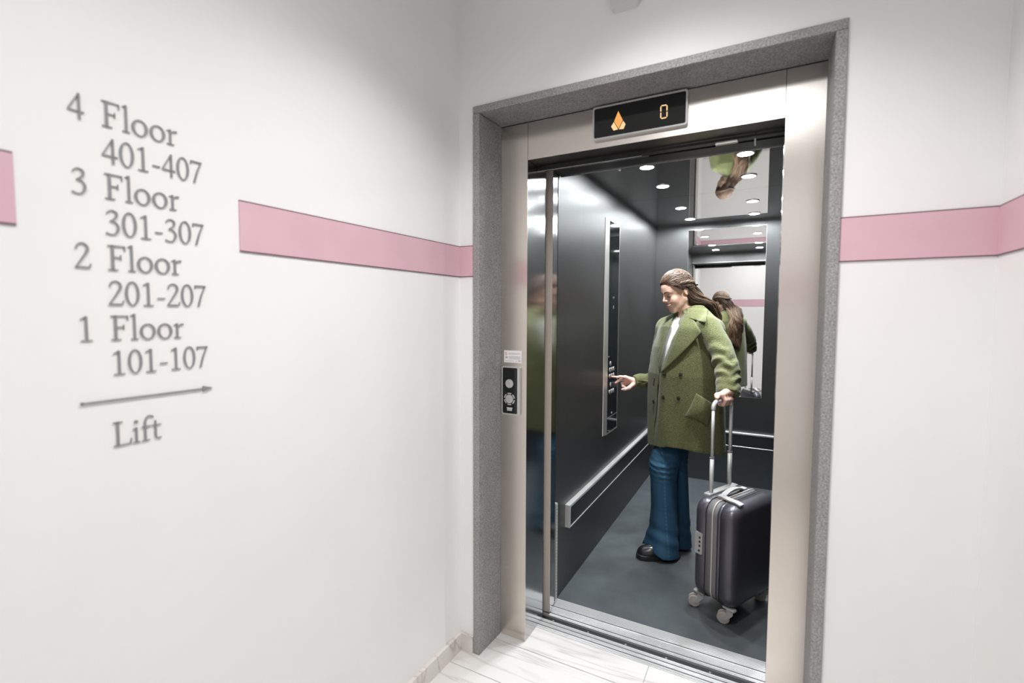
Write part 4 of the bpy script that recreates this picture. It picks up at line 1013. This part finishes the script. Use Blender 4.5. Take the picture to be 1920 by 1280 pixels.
sleeve([SH_F, LP(1240, 672, 0.22), EL_F, LP(1215, 713, 0.212), CUF_F], [0.068, 0.068, 0.060, 0.050, 0.042], 0.014, [(0.80, 0.18, 0.0060, 38, 1.2, 1.5), (0.9, 0.1, 0.0040, 60, -1.0, -1.5)])
# collar roll round the neck
cn = [NKB+np.array([math.cos(a)*0.072+0.012, math.sin(a)*0.072, 0.065+0.012*math.cos(a)]) for a in np.linspace(-2.0, 2.0, 12)]
gc.caps(cn, [0.019]*12, 0.012)
D0 = gc.D.copy()
# hollow so that the hem is a shell
gc.cut(lambda p: np.maximum(torso_sdf(p, 0.020, 0.006), p[..., 2]-1.345) if False else smax(torso_sdf(np.concatenate([p[..., :2], np.maximum(p[..., 2:], float(TZ[0])+0.012)], -1), 0.020, 0.006), p[..., 2]-1.36, 0.004), big0, big1, 0.003)
# first surface of the coat seen from the doorway side
yy_ax = gc.lo[1]+gc.h*np.arange(gc.n[1]); ins = D0 < 0; first = ins.argmax(1); anyi = ins.any(1)
FR = np.where(anyi, yy_ax[first], np.nan)
ff = np.clip(first, 1, None); I, K = np.meshgrid(np.arange(gc.n[0]), np.arange(gc.n[2]), indexing='ij')
va = D0[I, ff-1, K]; vb_ = D0[I, ff, K]; FR = np.where(anyi, yy_ax[ff-1]+gc.h*np.clip(va/(va-vb_+1e-9), 0, 1), np.nan)
def front(x, z):
    i = (x-gc.lo[0])/gc.h; k = (z-gc.lo[2])/gc.h; i0, k0 = int(i), int(k); s_, w_ = 0, 0
    for a in (0, 1):
        for b in (0, 1):
            if 0 <= i0+a < gc.n[0] and 0 <= k0+b < gc.n[2]:
                v = FR[i0+a, k0+b]
                if not np.isnan(v): q = abs(1-a-(i-i0))*abs(1-b-(k-k0))+1e-6; s_ += v*q; w_ += q
    if w_ == 0:                                           # beside the outline: take the nearest cloth towards the middle
        xm = tor(z)[0]; return front(x+0.004*np.sign(xm-x), z) if abs(x-xm) > 0.006 else np.nan
    return s_/w_
def hit(G, D, px, py, b0=-0.52, b1=0.26, n=260):
    """march the sight line of an image point through a distance grid: first cloth it meets, else where it passes closest"""
    bs = np.linspace(b0, b1, n); P = np.array([LP(px, py, b) for b in (b0, b1)]); Q = P[0]+(P[1]-P[0])*((bs-b0)/(b1-b0))[:, None]
    f = (Q-G.lo)/G.h; i0 = np.clip(np.floor(f).astype(int), 0, G.n-2); w = np.clip(f-i0, 0, 1); v = np.zeros(n)
    for a in (0, 1):
        for b in (0, 1):
            for c_ in (0, 1): v += D[i0[:, 0]+a, i0[:, 1]+b, i0[:, 2]+c_]*abs(1-a-w[:, 0])*abs(1-b-w[:, 1])*abs(1-c_-w[:, 2])
    neg = np.where(v < 0)[0]
    if len(neg) and neg[0] > 0:
        k = neg[0]; t = v[k-1]/(v[k-1]-v[k]+1e-9); return Q[k-1]+(Q[k]-Q[k-1])*t
    return Q[int(np.argmin(v))]
def on_front(px, py): return hit(gc, D0, px, py)
def poly_mask(pts, b):
    return np.array([[LP(x, y, b)[0], LP(x, y, b)[2]] for x, y in pts])
def poly_front(pts):
    return np.array([[on_front(x, y)[0], on_front(x, y)[2]] for x, y in pts])
def prism_cut(poly, y0, y1):
    P = poly; lo = (P[:, 0].min()-0.02, y0, P[:, 1].min()-0.02); hi = (P[:, 0].max()+0.02, y1, P[:, 1].max()+0.02)
    def f(p):
        X = p[..., 0]; Z = p[..., 2]; d = np.full(X.shape, 1e9, np.float32); ins = np.zeros(X.shape, bool)
        for i in range(len(P)):
            a, b = P[i], P[(i+1) % len(P)]; e = b-a; wx, wz = X-a[0], Z-a[1]; t = np.clip((wx*e[0]+wz*e[1])/(e@e), 0, 1)
            d = np.minimum(d, (wx-e[0]*t)**2+(wz-e[1]*t)**2)
            cnd = ((a[1] <= Z) & (Z < b[1])) | ((b[1] <= Z) & (Z < a[1]))
            xi = a[0]+(Z-a[1])*e[0]/(e[1] if abs(e[1]) > 1e-9 else 1e-9); ins ^= cnd & (X < xi)
        return np.where(ins, -np.sqrt(d), np.sqrt(d))
    gc.cut(f, lo, hi, 0.002)
prism_cut(poly_front([(1265, 588), (1284, 588), (1277, 603), (1263, 636), (1242.5, 688), (1238, 700), (1236.5, 690), (1238, 660), (1242, 641), (1251, 622), (1260, 605)]), -0.34, 0.02)
prism_cut(poly_mask([(1262, 570), (1284, 570), (1284, 589), (1264, 592)], -0.07), -0.34, -0.01)
prism_cut(poly_front([(1240, 686), (1237.8, 735), (1233.6, 786), (1226.5, 834), (1224, 834), (1229.6, 786), (1234.0, 735), (1236, 690)]), -0.34, 0.0)
_h = poly_front([(1219, 835), (1250, 838), (1281, 842.5), (1332, 851.5), (1352, 853)])
prism_cut(np.concatenate([[[-0.29, _h[0, 1]+0.004]], _h, [[0.35, _h[-1, 1]+0.006], [0.35, 0.50], [-0.29, 0.50]]]), -0.34, 0.34)
Vc, Fc = gc.mesh(); Vc = relax(Vc, Fc, 2, 0.4)
coat = from_arrays('coat', Vc, Fc, m_coat, person, True); coat['label'] = 'green wool double breasted coat'
def patch(name, c4, M, th=0.006, off=0.002, lift=(0, 0, 0, 0), parent=None, nu=18, nv=14, bulge=0.0, bow=(0, 0, 0, 0), sm=2, maxy=None):
    """c4: image corners a,b,c,d laid on the coat front"""
    a, b, c_, d = [np.array(q, float) for q in c4]; P = np.zeros((nu+1, nv+1, 3))
    for i in range(nu+1):
        for j in range(nv+1):
            u, v = i/nu, j/nv
            q = a*(1-u)*(1-v)+b*u*(1-v)+c_*u*v+d*(1-u)*v
            def nrm(e): e = e/np.linalg.norm(e); return np.array([e[1], -e[0]])
            q = q+nrm(b-a)*bow[0]*4*u*(1-u)*(1-v)+nrm(c_-b)*bow[1]*4*v*(1-v)*u+nrm(d-c_)*bow[2]*4*u*(1-u)*v+nrm(a-d)*bow[3]*4*v*(1-v)*(1-u)
            X = on_front(*q); lf = lift[0]*(1-u)*(1-v)+lift[1]*u*(1-v)+lift[2]*u*v+lift[3]*(1-u)*v
            X[1] -= off+lf+bulge*16*u*(1-u)*v*(1-v); P[i, j] = X
    for _ in range(sm):
        Q = P.copy(); Q[1:-1, 1:-1, 1] = 0.25*(P[:-2, 1:-1, 1]+P[2:, 1:-1, 1]+P[1:-1, :-2, 1]+P[1:-1, 2:, 1]); P = Q
    n1 = (nu+1)*(nv+1); Pf = P.copy(); Pf[..., 1] -= th
    edge = np.zeros((nu+1, nv+1)); edge[0] = edge[-1] = 1; edge[:, 0] = edge[:, -1] = 1; Pf[..., 1] += edge*th*0.55
    V_ = np.concatenate([Pf.reshape(-1, 3), P.reshape(-1, 3)]); F_ = []
    ix = lambda i, j, l: l*n1+i*(nv+1)+j
    for i in range(nu):
        for j in range(nv):
            F_.append((ix(i, j, 0), ix(i+1, j, 0), ix(i+1, j+1, 0), ix(i, j+1, 0))); F_.append((ix(i, j, 1), ix(i, j+1, 1), ix(i+1, j+1, 1), ix(i+1, j, 1)))
    for i in range(nu):
        for j in (0, nv): F_.append((ix(i, j, 0), ix(i, j, 1), ix(i+1, j, 1), ix(i+1, j, 0)))
    for j in range(nv):
        for i in (0, nu): F_.append((ix(i, j, 0), ix(i, j+1, 0), ix(i, j+1, 1), ix(i, j, 1)))
    o = from_arrays(name, V_, F_, M, parent or coat, True)
    bm = bmesh.new(); bm.from_mesh(o.data); bmesh.ops.recalc_face_normals(bm, faces=bm.faces[:]); bm.to_mesh(o.data); bm.free()
    return o
patch('lapel', [(1288, 582), (1313, 623), (1238, 699), (1276, 606)], m_coat, 0.009, 0.004, (0.006, 0.016, 0.005, 0.008), bow=(0, 1.5, 0, 0), nu=20, nv=16, sm=4)
patch('lapel', [(1263, 590), (1252, 603), (1232.5, 668), (1237, 691)], m_coat, 0.006, 0.003, (0.002, 0.002, 0.0, 0.004), nu=16, nv=8, sm=6, bow=(0, 0, 0, 5))
patch('collar', [(1287, 578), (1326, 580), (1320, 605), (1290, 597)], m_coat, 0.008, 0.006, (0.002, 0.002, 0.012, 0.012), bow=(1.0, 0, 0, 0), nu=14, nv=12, sm=6)
patch('pocket', [(1305, 736.5), (1339, 758), (1325, 799), (1282, 781)], m_coat, 0.007, 0.002, (0.002, 0.012, 0.006, 0.006), bulge=0.014, bow=(0, -2, -5, -1))
m_button = mat('dark_horn_button', (0.035, 0.028, 0.018), 0.25)
for (px, py) in ((1246.5, 701), (1276.5, 702), (1244, 744.5), (1272.5, 746), (1226.8, 710), (1226.3, 753)):
    q = on_front(px, py); e = 0.006
    nx = (front(q[0]+e, q[2])-front(q[0]-e, q[2]))/(2*e); nz = (front(q[0], q[2]+e)-front(q[0], q[2]-e))/(2*e)
    if np.isnan(nx): nx = -0.5
    if np.isnan(nz): nz = 0
    N_ = Vector((nx, -1, nz)).normalized(); c0 = Vector(q)+N_*0.001
    bm = bmesh.new(); tube(bm, [c0, c0+N_*0.0035, c0+N_*0.005, c0+N_*0.0035], [0.0105, 0.0105, 0.0085, 0.0068], 18); bt_ = from_bm('button', bm, m_button, coat, False)

# --- blouse
m_blouse = mat('white_blouse', (0.78, 0.76, 0.74), 0.6)
gb = Grid((-0.24, -0.26, 0.66), (0.28, 0.26, 1.50), 0.005)
gb.add(lambda p: smax(torso_sdf(p, 0.025), LP(1235, 792, 0)[2]-p[..., 2], 0.004), (-0.24, -0.26, 0.66), (0.28, 0.26, 1.50), 0.002)
gb.caps([NK1+(-0.012, -0.004, 0.030), NK1+(-0.004, 0, -0.03)], [0.060, 0.085], 0.02)
gb.cut(lambda p: cap(p, NK0, NK1+(-0.02, -0.01, 0.02), 0.05, 0.054), NK1-0.12, NK1+0.12, 0.003)
Vb, Fb = gb.mesh(); blouse = from_arrays('blouse', relax(Vb, Fb, 1), Fb, m_blouse, person, True)
def bq(pts, b, name='shirt_collar'):
    bm = bmesh.new(); v = [bm.verts.new(LP(x, y, bb)) for x, y, bb in pts]; w2 = [bm.verts.new(LP(x, y, bb+0.004)) for x, y, bb in pts]
    bm.faces.new(v); bm.faces.new(w2[::-1]); n = len(v)
    for i in range(n): bm.faces.new((v[i], v[(i+1) % n], w2[(i+1) % n], w2[i]))
    return from_bm(name, bm, m_blouse, blouse)
def bh(x, y): return (x, y, hit(gb, gb.D, x, y)[1]-0.008)
bq([bh(1275, 591), bh(1279, 595), bh(1272.5, 610), bh(1266, 601)], 0)
bq([bh(1264, 594), bh(1265, 599), bh(1259, 608), bh(1256.5, 603)], 0)

# --- jeans
m_jean = mat('blue_denim', rough=0.85); vcol(m_jean)
def _jean():
    M = m_jean; v = coords(M); n = nd(M, 'ShaderNodeTexNoise'); n.inputs['Scale'].default_value = 500; n.inputs['Detail'].default_value = 2; lk(M, v, n.inputs['Vector'])
    b = nd(M, 'ShaderNodeBump'); b.inputs['Strength'].default_value = 0.25; b.inputs['Distance'].default_value = 0.0008; lk(M, n.outputs['Fac'], b.inputs['Height']); lk(M, b.outputs['Normal'], bsdf(M).inputs['Normal'])
_jean()
gj = Grid((-0.26, -0.24, 0.0), (0.22, 0.30, 0.80), 0.0032)
def leg(rows, b_of, depth_ratio, kz):
    Z, X, S_, B = [], [], [], []
    for (py, L, R), b in zip(rows, b_of):
        p0 = LP(L, py, b); p1 = LP(R, py, b); Z.append(p0[2]); X.append((p0[0]+p1[0])/2); S_.append((p1[0]-p0[0])/2); B.append(b)
    Z, X, S_, B = [np.array(v[::-1]) for v in (Z, X, S_, B)]; DR = np.array(depth_ratio[::-1])
    def f(p):
        z = p[..., 2]; cx = np.interp(z, Z, X); s_ = np.interp(z, Z, S_); cb = np.interp(z, Z, B); ry = s_*np.interp(z, Z, DR)
        x = p[..., 0]-cx; y = p[..., 1]-cb; ang = np.arctan2(y, x)
        wr = 0.0030*np.exp(-((z-kz)/0.055)**2)*np.sin(z*200+2.8*np.cos(ang)+1.5*np.sin(2*ang))*(0.5+0.5*np.cos(ang+2.4))
        wr += 0.0030*np.exp(-((z-0.13)/0.06)**2)*np.sin(z*75+3.4*np.cos(ang-0.6)+1.0)
        wr += 0.0025*np.sin(ang*5+z*6)*np.clip((0.5-z)/0.5, 0, 1)
        q = np.sqrt((x/(s_+wr))**2+(y/(ry+wr))**2); return (q-1)*np.minimum(s_, ry)
    return f
kz = LP(1240, 878, -0.07)[2]
f1 = leg([(800, 1243, 1282), (832, 1233, 1282), (846, 1224, 1281), (868, 1217, 1272), (900, 1220.5, 1267), (950, 1222, 1268.5), (985, 1219.5, 1270), (1005, 1214, 1270.5), (1025, 1206, 1271), (1060, 1200, 1272)],
         [0.02, 0.015, 0.008, -0.01, -0.015, -0.02, -0.025, -0.03, -0.03, -0.03], [0.95, 0.98, 1.0, 1.0, 1.1, 1.2, 1.25, 1.25, 1.2, 1.2], kz)
f2 = leg([(800, 1255, 1292), (838, 1250, 1288), (868, 1255, 1286), (903, 1258, 1288), (950, 1258, 1290), (985, 1256, 1292), (1018, 1250, 1294), (1045, 1248, 1295)],
         [0.06, 0.06, 0.065, 0.07, 0.075, 0.08, 0.085, 0.085], [1.6, 1.7, 1.8, 1.8, 1.7, 1.6, 1.5, 1.5], kz)
gj.add(f1, gj.lo, (0.22, 0.30, 0.80), 0.002); gj.add(f2, gj.lo, (0.22, 0.30, 0.80), 0.006)
zt_ = LP(1255, 824, 0)[2]
gj.cut(lambda p: zt_-p[..., 2], (-0.26, -0.24, zt_-0.05), (0.22, 0.30, 0.80), 0.002)
hA, hB, hC = LP(1203, 1022, -0.1), LP(1238, 1043, -0.1), LP(1272, 1036, -0.05)
def hem(p):                                              # everything below the hem line of the near leg, and below the far hem
    x = p[..., 0]; zn = np.interp(x, [hA[0]-0.05, hA[0], hA[0]+0.025, hB[0], hC[0], hC[0]+0.05], [hA[2]+0.03, hA[2]+0.006, hA[2]-0.016, hB[2]+0.004, hC[2], hC[2]])
    zf = np.full(x.shape, LP(1283, 1018, 0.08)[2], np.float32)
    return p[..., 2]-np.where(p[..., 1] < 0.03, np.maximum(zn, 0.012), np.maximum(zf, 0.03))
gj.cut(hem, gj.lo, (0.22, 0.30, 0.25), 0.002)
Vj, Fj = gj.mesh(); Vj = relax(Vj, Fj, 1, 0.3)
base = np.array([0.006, 0.044, 0.090]); fade = np.array([0.05, 0.16, 0.25]); cj = np.tile(base, (len(Vj), 1))
nz_ = 0.5+0.5*np.sin(Vj[:, 2]*190+3*np.sin(Vj[:, 0]*60)); w_ = np.exp(-((Vj[:, 2]-kz+0.01)/0.05)**2)*np.exp(-((Vj[:, 0]-LP(1240, 880, -0.1)[0])/0.05)**2)*nz_*0.6
xs_ = np.interp(Vj[:, 2], [LP(1247, 1035, 0)[2], LP(1247, 850, 0)[2]], [LP(1249.5, 1035, -0.1)[0], LP(1246, 850, -0.1)[0]])
w_ = w_+np.exp(-((Vj[:, 0]-xs_)/0.0045)**2)*0.45*(Vj[:, 1] < 0)*(0.6+0.4*np.sin(Vj[:, 2]*300))
w_ = w_+0.25*np.exp(-((Vj[:, 0]-xs_+0.03)/0.03)**2)*(Vj[:, 1] < 0)
w_ = np.clip(w_, 0, 1)[:, None]; cj = cj*(1-w_)+fade*w_
jeans = from_arrays('jeans', Vj, Fj, m_jean, person, True, cj); jeans['label'] = 'flared dark blue jeans'

# --- shoes
m_leather = mat('black_leather', (0.010, 0.010, 0.011), 0.22)
m_soleM = mat('black_rubber_sole', (0.014, 0.014, 0.014), 0.5)
def shoe(heel, toe):
    d = (toe-heel)/np.linalg.norm(toe-heel); n = np.array([-d[1], d[0], 0]); L = float(np.linalg.norm(toe-heel)); M3 = np.stack([d, n, UPZ], 1).astype(np.float32); H = heel.astype(np.float32)
    sx = [0, 0.02, 0.06, 0.10, 0.16, 0.20, 0.23, L-0.006, L]; sw = [0.006, 0.026, 0.033, 0.034, 0.044, 0.046, 0.038, 0.020, 0.004]
    lo = np.minimum(heel, toe)-0.08; hi = np.maximum(heel, toe)+0.08; lo[2] = 0.0-0.008; hi[2] = 0.18
    def sole(p):
        q = (p-H)@M3; w_ = np.interp(q[..., 0], sx, sw); e = np.abs(q[..., 1])-w_; e = np.maximum(e, np.maximum(-q[..., 0], q[..., 0]-L))
        hgt = 0.030+0.006*np.clip((0.08-q[..., 0])/0.06, 0, 1); return smax(e, np.maximum(0.0008-q[..., 2], q[..., 2]-hgt), 0.006)
    def upper(p):
        q = (p-H)@M3; a = ell(q, (L-0.068, 0, 0.030), (0.064, 0.045, 0.046)); a = smin(a, cap(q, (0.15, 0, 0.042), (0.075, 0, 0.088), 0.038, 0.036), 0.03)
        a = smin(a, cap(q, (0.040, 0, 0.045), (0.048, 0, 0.095), 0.034, 0.033), 0.02)
        a = smax(a, 0.028-q[..., 2], 0.003); return smax(a, q[..., 2]-0.125, 0.004)
    g1 = Grid(lo, hi, 0.0026); g1.add(upper, lo, hi, 0.001); V1, F1 = g1.mesh(); s = from_arrays('shoe', V1, F1, m_leather, person, True)
    g2 = Grid(lo, hi, 0.0026); g2.add(sole, lo, hi, 0.001); V2, F2 = g2.mesh(); from_arrays('sole', V2, F2, m_soleM, s, True)
    return s
shoe(HEEL_N, TOE_N); shoe(HEEL_F, TOE_F)
